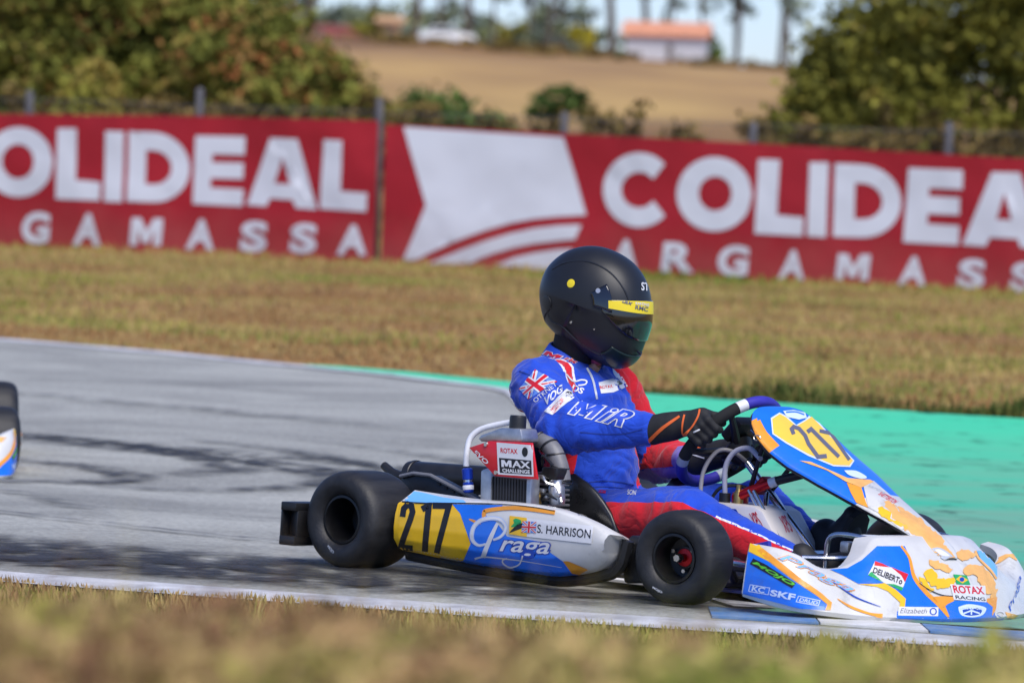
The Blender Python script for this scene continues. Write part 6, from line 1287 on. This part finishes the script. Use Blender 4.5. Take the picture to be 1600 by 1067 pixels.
 'no_elt': ((1.1201,-0.0064),(1.1949,-0.0053),(1.194,-0.0174),(1.1188,-0.0195)),
 'no_elc': ((1.2226,-0.0113),(1.2206,-0.017),(1.2154,-0.0207),(1.209,-0.0209),(1.2037,-0.0176),(1.2017,-0.012),(1.2036,-0.0063),(1.2088,-0.0026),(1.2153,-0.0023),(1.2205,-0.0057),(1.2189,-0.0114),(1.2176,-0.0155),(1.2143,-0.0181),(1.2101,-0.0183),(1.2067,-0.0159),(1.2053,-0.0119),(1.2066,-0.0078),(1.21,-0.0052),(1.2142,-0.005),(1.2176,-0.0074)),
 'no_rx': ((1.2598,0.0618),(1.3651,0.0605),(1.3684,0.0168),(1.2709,0.0219)),
 'no_rxt': ((1.2668,0.0591),(1.3552,0.0564),(1.3618,0.0381),(1.2723,0.0399)),
 'no_rct': ((1.2746,0.0332),(1.3628,0.0288),(1.365,0.0201),(1.2768,0.0245)),
 'no_br': ((1.2692,0.0882),(1.3092,0.086),(1.3197,0.0621),(1.2797,0.0624)),
 'no_bry': ((1.2899,0.085),(1.3128,0.074),(1.296,0.0649),(1.2766,0.0749)),
 'no_brb': ((1.3012,0.0751),(1.3002,0.0722),(1.2975,0.07),(1.2939,0.0691),(1.2904,0.0698),(1.2878,0.0719),(1.2869,0.0747),(1.2879,0.0777),(1.2906,0.0799),(1.2942,0.0807),(1.2977,0.0801),(1.3003,0.078)),
 'no_cr': ((1.2844,0.0028),(1.3168,0.0111),(1.3639,0.0038),(1.3634,-0.0093),(1.3492,-0.0192),(1.3217,-0.0232),(1.296,-0.0194),(1.287,-0.0093)),
 'no_crb': ((1.2961,-0.0045),(1.3221,0.0003),(1.3524,-0.0033),(1.3465,-0.0147),(1.3218,-0.019),(1.3014,-0.0158)),
 'no_crc': ((1.2908,0.0037),(1.3582,0.0037),(1.358,-0.0025),(1.2907,-0.0026)),
 'no_crl': ((1.2992,-0.0141),(1.322,-0.0059),(1.3465,-0.013)),
 'no_crd': ((1.322,-0.0066),(1.3218,-0.017)),
 'no_lt': ((1.4248,0.1278),(1.4527,0.1417),(1.4732,0.1444),(1.4916,0.1353),(1.4908,0.1224),(1.4621,0.1364),(1.4356,0.1182),(1.4071,0.1069)),
 'no_lb': ((1.4274,-0.0073),(1.4481,-0.0126),(1.473,-0.0165),(1.4561,-0.0264),(1.4335,-0.0215)),
 'no_lpr': ((1.4337,-0.0021),(1.4869,0.0886),(1.4979,0.079),(1.4483,-0.0091)),
 'no_lc': ((1.4264,-0.0142),(1.423,-0.0191),(1.4153,-0.0224),(1.405,-0.0223),(1.3964,-0.0191),(1.3935,-0.0143),(1.3969,-0.0094),(1.4052,-0.0063),(1.4153,-0.0063),(1.4235,-0.0093),(1.4216,-0.0142),(1.4192,-0.0177),(1.4132,-0.0198),(1.4059,-0.0198),(1.4002,-0.0177),(1.3982,-0.0142),(1.4006,-0.0108),(1.4065,-0.0086),(1.4138,-0.0086),(1.4195,-0.0108)),
 'bo_uk': ((0.0989,0.5774),(0.1636,0.5459),(0.0861,0.4918),(0.057,0.5206)),
 'bo_rx': ((0.1913,0.5282),(0.2238,0.5127),(0.1569,0.4516),(0.1336,0.4599)),
 'bo_rxt': ((0.1803,0.5016),(0.1885,0.4926),(0.1613,0.4557),(0.1511,0.4655)),
 'bo_rxe': ((0.207,0.5148),(0.2061,0.5114),(0.2032,0.5086),(0.1992,0.5073),(0.1949,0.5079),(0.1915,0.5103),(0.1901,0.5136),(0.1909,0.517),(0.1939,0.5197),(0.198,0.5209),(0.2022,0.5205),(0.2056,0.5181)),
 'bo_m': ((0.2257,0.4964),(0.2976,0.4854),(0.2739,0.4459),(0.2094,0.4569)),
 'bo_m2': ((0.2257,0.4964),(0.2976,0.4854),(0.2739,0.4459),(0.2094,0.4569)),
 'bo_mir': ((0.3109,0.4833),(0.3871,0.4718),(0.3546,0.432),(0.2858,0.4438)),
 'bo_mir2': ((0.3109,0.4833),(0.3871,0.4718),(0.3546,0.432),(0.2858,0.4438)),
 'bo_ott': ((0.0983,0.4914),(0.1564,0.5469),(0.1644,0.5362),(0.1078,0.4823)),
 'bo_dr': ((0.1316,0.498),(0.176,0.5396),(0.1846,0.5229),(0.1403,0.4793)),
 'bo_crx': ((0.2797,0.5544),(0.347,0.5779),(0.365,0.5506),(0.3247,0.5284),(0.289,0.5226)),
 'bo_crt': ((0.2835,0.5431),(0.3182,0.5501),(0.3229,0.542),(0.2871,0.535)),
 'bo_cre': ((0.3484,0.5608),(0.3473,0.5568),(0.3443,0.5541),(0.34,0.5528),(0.3355,0.5532),(0.3322,0.5553),(0.3308,0.5585),(0.3318,0.562),(0.3348,0.5647),(0.3392,0.5666),(0.3437,0.5663),(0.347,0.5641)),
 'bo_p': ((0.1875,0.5703),(0.2077,0.5527),(0.2312,0.5585),(0.2458,0.5556),(0.2417,0.5456),(0.2227,0.5418)),
 'bo_ds': ((0.2034,0.5451),(0.2401,0.5333),(0.2389,0.5162),(0.2031,0.5268)),
 'bo_zip': ((0.244,0.5939),(0.2625,0.5637),(0.2717,0.535),(0.2787,0.5065)),
 'bo_s1': ((0.2377,0.4085),(0.3024,0.4072),(0.3613,0.412),(0.4112,0.4275)),
 'bo_s2': ((0.2727,0.2677),(0.3107,0.2739),(0.3658,0.2731),(0.3996,0.2676)),
 'bo_s3': ((0.2737,0.2525),(0.3226,0.2581),(0.3931,0.2562)),
 'bo_s4': ((0.0531,0.5712),(0.0932,0.5586),(0.1572,0.5381),(0.1922,0.5162)),
 'bo_beltu': ((0.2964,0.2566),(0.3228,0.2554),(0.3211,0.2403),(0.2965,0.2411)),
 'bo_son': ((0.3824,0.2554),(0.4066,0.2547),(0.4045,0.2424),(0.382,0.2423)),
 'co_m0': ((0.1237,0.6375),(0.1685,0.6251),(0.1634,0.6133),(0.1206,0.625)),
 'co_m': ((0.1237,0.6375),(0.1685,0.6251),(0.1634,0.6133),(0.1206,0.625)),
 'co_mir0': ((0.1762,0.623),(0.219,0.6149),(0.2128,0.6005),(0.1707,0.6114)),
 'co_mir': ((0.1762,0.623),(0.219,0.6149),(0.2128,0.6005),(0.1707,0.6114)),
 'he_st': ((0.3841,0.8482),(0.4049,0.8482),(0.4065,0.8264),(0.3854,0.8256)),
 'st_t': ((0.3,0.8046),(0.3633,0.7908),(0.3616,0.7796),(0.2983,0.7929)),
 'st_t2': ((0.3722,0.7805),(0.4078,0.7781),(0.4071,0.766),(0.3709,0.7698)),
 'st_t3': ((0.3716,0.7901),(0.4096,0.789),(0.4091,0.7807),(0.371,0.7833)),
 'gl_1': ((0.4296,0.3938),(0.4669,0.4337),(0.5127,0.4698)),
 'gl_2': ((0.5257,0.4748),(0.5219,0.4478),(0.5236,0.4239),(0.5319,0.4191),(0.5414,0.433)),
 'gl_3': ((0.524,0.4186),(0.5464,0.4386),(0.5629,0.4717),(0.5671,0.4924)),
 'gl_4': ((0.5533,0.4284),(0.5702,0.4374)),
 'gl_5': ((0.5631,0.3816),(0.5801,0.3852),(0.5962,0.3747)),
 'gl_6': ((0.5489,0.3707),(0.5764,0.3625),(0.5972,0.3579)),
 'ta_b': ((0.6317,0.2202),(0.684,0.2202),(0.7099,0.1835)),
 'ta_r1': ((0.7213,0.2134),(0.7397,0.2196),(0.7645,0.1757),(0.7428,0.1692)),
 'ta_r2': ((0.8026,0.2087),(0.8212,0.2143),(0.8464,0.1703),(0.8262,0.1671)),
 'ty_f': ((0.4636,0.0072),(0.4899,-0.0048),(0.4874,-0.0112),(0.4624,0.0002)),
 'ty_r': ((-0.45,0.0455),(-0.4314,0.0281),(-0.4366,0.0212),(-0.4561,0.038)),
 'b1_C': ((-19.5561,0.8542),(-19.6313,0.9044),(-19.7236,0.9283),(-19.8194,0.9231),(-19.9062,0.8895),(-19.9766,0.8312),(-20.0194,0.7551),(-20.0294,0.6703),(-20.0106,0.5865),(-19.9638,0.5137),(-19.8939,0.4604),(-19.8077,0.4329),(-19.7134,0.4346),(-19.6244,0.465),(-19.5516,0.5206)),
 'b1_sR': ((-19.5217,0.2045),(-19.2684,0.2064),(-19.2808,-0.0596),(-19.5404,-0.0649)),
 'b1_sA': ((-20.0643,0.2074),(-19.8089,0.2092),(-19.8206,-0.0577),(-20.0812,-0.063)),
 'b1_O': ((-18.6643,0.6984),(-18.7087,0.5321),(-18.842,0.4062),(-19.0258,0.3548),(-19.2064,0.3922),(-19.3412,0.5083),(-19.3943,0.6719),(-19.3469,0.8392),(-19.2228,0.9646),(-19.0425,1.015),(-18.8572,0.977),(-18.7172,0.8612),(-18.8654,0.6972),(-18.8851,0.6147),(-18.9474,0.5526),(-19.0334,0.5274),(-19.1205,0.5461),(-19.1844,0.6037),(-19.2067,0.6848),(-19.1847,0.7675),(-19.1264,0.8295),(-19.0442,0.8543),(-18.9584,0.8354),(-18.8928,0.7779)),
 'b1_L': ((-18.6321,1.0166),(-18.4347,1.0233),(-18.4288,0.538),(-18.1753,0.5265),(-18.1782,0.3547),(-18.6295,0.3522)),
 'b1_I': ((-18.1424,1.0093),(-17.9526,1.0097),(-17.9472,0.3486),(-18.1356,0.3473)),
 'b1_D': ((-17.9053,1.0144),(-17.6622,1.0149),(-17.5935,1.0094),(-17.5265,0.993),(-17.4624,0.9662),(-17.4053,0.93),(-17.357,0.8855),(-17.3189,0.8342),(-17.2922,0.778),(-17.2775,0.7187),(-17.275,0.6583),(-17.2848,0.599),(-17.3071,0.5425),(-17.3414,0.491),(-17.387,0.446),(-17.4427,0.4092),(-17.5027,0.3819),(-17.5668,0.365),(-17.6349,0.359),(-17.9015,0.3572),(-17.7224,0.8439),(-17.6505,0.8442),(-17.6124,0.8408),(-17.5758,0.8307),(-17.5421,0.8142),(-17.5126,0.7921),(-17.4887,0.7654),(-17.4712,0.7351),(-17.4614,0.7028),(-17.4592,0.6697),(-17.4653,0.6372),(-17.4793,0.6069),(-17.5007,0.58),(-17.529,0.5576),(-17.5621,0.5408),(-17.598,0.5304),(-17.6355,0.5267),(-17.717,0.5263)),
 'b1_E': ((-17.2283,0.9958),(-16.7266,1.0042),(-16.7297,0.8343),(-17.0497,0.8317),(-17.0533,0.754),(-16.7369,0.7595),(-16.738,0.6105),(-17.0566,0.6075),(-17.0599,0.5177),(-16.729,0.5154),(-16.7353,0.3571),(-17.2346,0.3614)),
 'b1_A': ((-16.4723,1.0009),(-16.1933,1.0016),(-15.9805,0.3573),(-16.1953,0.3637),(-16.2296,0.4365),(-16.4576,0.4425),(-16.4926,0.3667),(-16.6907,0.3738),(-16.3401,0.8274),(-16.2589,0.578),(-16.4179,0.5838)),
 'b1_L2': ((-15.9299,1.0048),(-15.7436,1.0023),(-15.7464,0.5354),(-15.4824,0.5278),(-15.4893,0.3562),(-15.9549,0.3672)),
 'b2_C': ((-12.6714,0.831),(-12.7408,0.8809),(-12.8241,0.9048),(-12.913,0.8997),(-12.995,0.8661),(-13.0613,0.8081),(-13.1049,0.7323),(-13.1162,0.6478),(-13.0973,0.5644),(-13.0503,0.4921),(-12.9803,0.4393),(-12.8964,0.4121),(-12.809,0.4137),(-12.7264,0.444),(-12.6597,0.4992)),
 'b2_O': ((-11.7899,0.6614),(-11.8304,0.4935),(-11.9532,0.3667),(-12.13,0.3147),(-12.312,0.3518),(-12.4455,0.4689),(-12.5009,0.6339),(-12.4566,0.8028),(-12.3313,0.9297),(-12.1548,0.9807),(-11.9761,0.9425),(-11.8425,0.8257),(-11.977,0.6599),(-11.995,0.5817),(-12.0499,0.5228),(-12.1274,0.4989),(-12.2082,0.5164),(-12.2681,0.571),(-12.2916,0.6478),(-12.2729,0.7262),(-12.2171,0.7852),(-12.1393,0.8089),(-12.0601,0.7911),(-12.0012,0.7365)),
 'b2_L': ((-11.7466,0.9754),(-11.5465,0.9769),(-11.555,0.4844),(-11.3051,0.4715),(-11.3108,0.3055),(-11.7556,0.31)),
 'b2_I': ((-11.273,0.9639),(-11.0998,0.9702),(-11.0927,0.3031),(-11.2701,0.3072)),
 'b2_D': ((-11.0411,0.9638),(-10.8052,0.9645),(-10.7362,0.9591),(-10.6693,0.9429),(-10.6069,0.9163),(-10.5509,0.8804),(-10.5031,0.8363),(-10.4651,0.7855),(-10.4389,0.7297),(-10.4239,0.6709),(-10.4211,0.6111),(-10.4307,0.5522),(-10.4524,0.4962),(-10.4858,0.4451),(-10.5297,0.4006),(-10.5827,0.3641),(-10.6429,0.3369),(-10.7082,0.32),(-10.777,0.3139),(-11.0318,0.312),(-10.8487,0.7966),(-10.7837,0.7969),(-10.7452,0.7936),(-10.7083,0.7834),(-10.6742,0.767),(-10.6448,0.7448),(-10.6214,0.718),(-10.6049,0.6877),(-10.5959,0.6553),(-10.5944,0.622),(-10.6009,0.5895),(-10.615,0.5591),(-10.6362,0.5321),(-10.6637,0.5097),(-10.6964,0.4929),(-10.7324,0.4824),(-10.7705,0.4787),(-10.8437,0.4782)),
 'b2_E': ((-10.3631,0.9488),(-9.8668,0.9473),(-9.8658,0.7779),(-10.1677,0.7777),(-10.1737,0.7038),(-9.886,0.7037),(-9.8869,0.5511),(-10.1724,0.551),(-10.1755,0.4601),(-9.8837,0.4551),(-9.8841,0.2854),(-10.3902,0.2896)),
 'b2_A': ((-9.6035,0.9401),(-9.3508,0.9438),(-9.1182,0.2843),(-9.3182,0.2871),(-9.3504,0.3617),(-9.598,0.3653),(-9.6389,0.2845),(-9.8491,0.2897),(-9.4809,0.7617),(-9.4075,0.5255),(-9.5469,0.5254)),
 'b2_L2': ((-9.0574,0.9323),(-8.8726,0.9336),(-8.8657,0.4437),(-8.6091,0.4347),(-8.6075,0.2726),(-9.0592,0.27)),
 'b2_lg1': ((-15.1522,1.1495),(-13.5964,1.1062),(-13.3582,0.4105),(-13.6238,0.3868),(-13.853,0.3572),(-14.0832,0.3084),(-14.3078,0.2365),(-14.4883,0.1677),(-14.6735,0.0895),(-14.8435,0.0088),(-14.9823,-0.0663),(-15.1062,-0.0716),(-14.9019,0.4444)),
 'b2_lg2': ((-13.4002,0.3216),(-13.6198,0.3054),(-13.8483,0.2699),(-14.0795,0.2136),(-14.304,0.1386),(-14.5317,0.0486),(-14.7015,-0.0248),(-14.8704,-0.0982),(-14.4686,-0.0809),(-14.3602,-0.0248),(-14.2241,0.0293),(-14.0273,0.0916),(-13.8432,0.133),(-13.6156,0.1672),(-13.4543,0.1886)),
 'b2_lg3': ((-13.467,0.1007),(-13.6129,0.0872),(-13.8397,0.0456),(-14.0218,-0.003),(-14.2048,-0.0767),(-13.6348,-0.1104)),
 'b1_s0': ((-18.9554,0.2028),(-18.6988,0.205),(-18.7142,-0.06),(-18.9729,-0.0654)),
 'b1_s1': ((-18.3971,0.2101),(-18.1626,0.2113),(-18.1785,-0.0553),(-18.4217,-0.0601)),
 'b1_s2': ((-17.8384,0.206),(-17.5265,0.2103),(-17.5324,-0.0435),(-17.8567,-0.0518)),
 'b1_s3': ((-17.2519,0.2027),(-17.0183,0.2042),(-17.0316,-0.044),(-17.2665,-0.0484)),
 'b1_s4': ((-16.7066,0.2094),(-16.4872,0.2104),(-16.5055,-0.0452),(-16.7243,-0.0491)),
 'b1_s5': ((-16.2035,0.2096),(-15.9898,0.2103),(-16.0062,-0.0362),(-16.2288,-0.0404)),
 'b1_s6': ((-15.7282,0.2142),(-15.4898,0.2159),(-15.4985,-0.0289),(-15.7487,-0.0345)),
 'b2_s0': ((-13.0652,0.1903),(-12.8592,0.1885),(-12.88,-0.0367),(-13.0887,-0.038)),
 'b2_s1': ((-12.5845,0.1838),(-12.3381,0.1838),(-12.3544,-0.0531),(-12.6072,-0.0565)),
 'b2_s2': ((-12.0623,0.1822),(-11.8091,0.1826),(-11.8246,-0.0661),(-12.0832,-0.0699)),
 'b2_s3': ((-11.4838,0.1644),(-11.2861,0.1624),(-11.3018,-0.0725),(-11.5055,-0.0738)),
 'b2_s4': ((-10.9723,0.1638),(-10.6762,0.1661),(-10.6934,-0.0602),(-10.9927,-0.0656)),
 'b2_s5': ((-10.383,0.1544),(-10.1743,0.1532),(-10.1906,-0.0747),(-10.4027,-0.0765)),
 'b2_s6': ((-9.845,0.1547),(-9.65,0.1531),(-9.664,-0.0788),(-9.8663,-0.0806)),
 'b2_s7': ((-9.3626,0.1476),(-9.1641,0.1462),(-9.1818,-0.0903),(-9.3849,-0.092)),
 'b2_s8': ((-8.9006,0.1451),(-8.6843,0.1445),(-8.6992,-0.0957),(-8.9216,-0.0985)),
})
BAKED = {k: [tuple(p) for p in v] for k, v in BAKED.items()}
for key, kind, name, mk, tg, lv, kw in DECALS:
    t = TG[tg]; ban = tg in ('b1', 'b2'); fr = BF if ban else VF
    if tg in ('hel', 'strip'): t_fr = fr
    M0 = HM if tg in ('hel', 'strip') else None
    if M0 is not None:
        Mi = M0.inverted(); fr = Frame(Mi.to_3x3() @ VF.n); fr.r = Mi.to_3x3() @ VF.r; fr.u = Mi.to_3x3() @ VF.u; fr.o = Mi @ Vector((0, 0, 0))
    par = t if t not in (strip, cover, coll, gloveR, gloveL, visor) else t
    if tg in ('tyF', 'tyR'):
        Mi = t.parent.matrix_local.inverted(); fr = Frame(Mi.to_3x3() @ VF.n); fr.r = Mi.to_3x3() @ VF.r; fr.u = Mi.to_3x3() @ VF.u; fr.o = Mi @ Vector((0, 0, 0)); par = t.parent
    if tg in ('cov',): par = rad
    if tg in ('strip',): par = helmet
    kw = dict(kw)
    if ban: kw['maxlen'] = .12; kw['step'] = .004
    mir = kw.pop('mir', 0)
    dec(key, kind, name, S_[mk], t, fr, par, lv, **kw)
    if mir and key in BAKED:
        if mir == 2: kw['flipx'] = True
        dec(key, kind, name, S_[mk], t, fr.mirror(), par, lv, **kw)

# ------------------------------------------------------------------ second kart, entering at the left edge
kart2 = copy_tree(kart); kart2.name = 'racing_kart'
tag(kart2, 'second blue and orange kart cut off by the left edge, front wheel showing', 'kart', 'racing karts')
K2F = Vector((.19, -.982, 0)).normalized(); K2L = Vector((-K2F.y, K2F.x, 0)); K2O = Vector((-2.62, 18.25, 0))
k2z = ground_z(-1.8, 17.3)
kart2.matrix_world = Matrix(((K2F.x, K2L.x, 0, K2O.x), (K2F.y, K2L.y, 0, K2O.y), (0, 0, 1, k2z), (0, 0, 0, 1)))
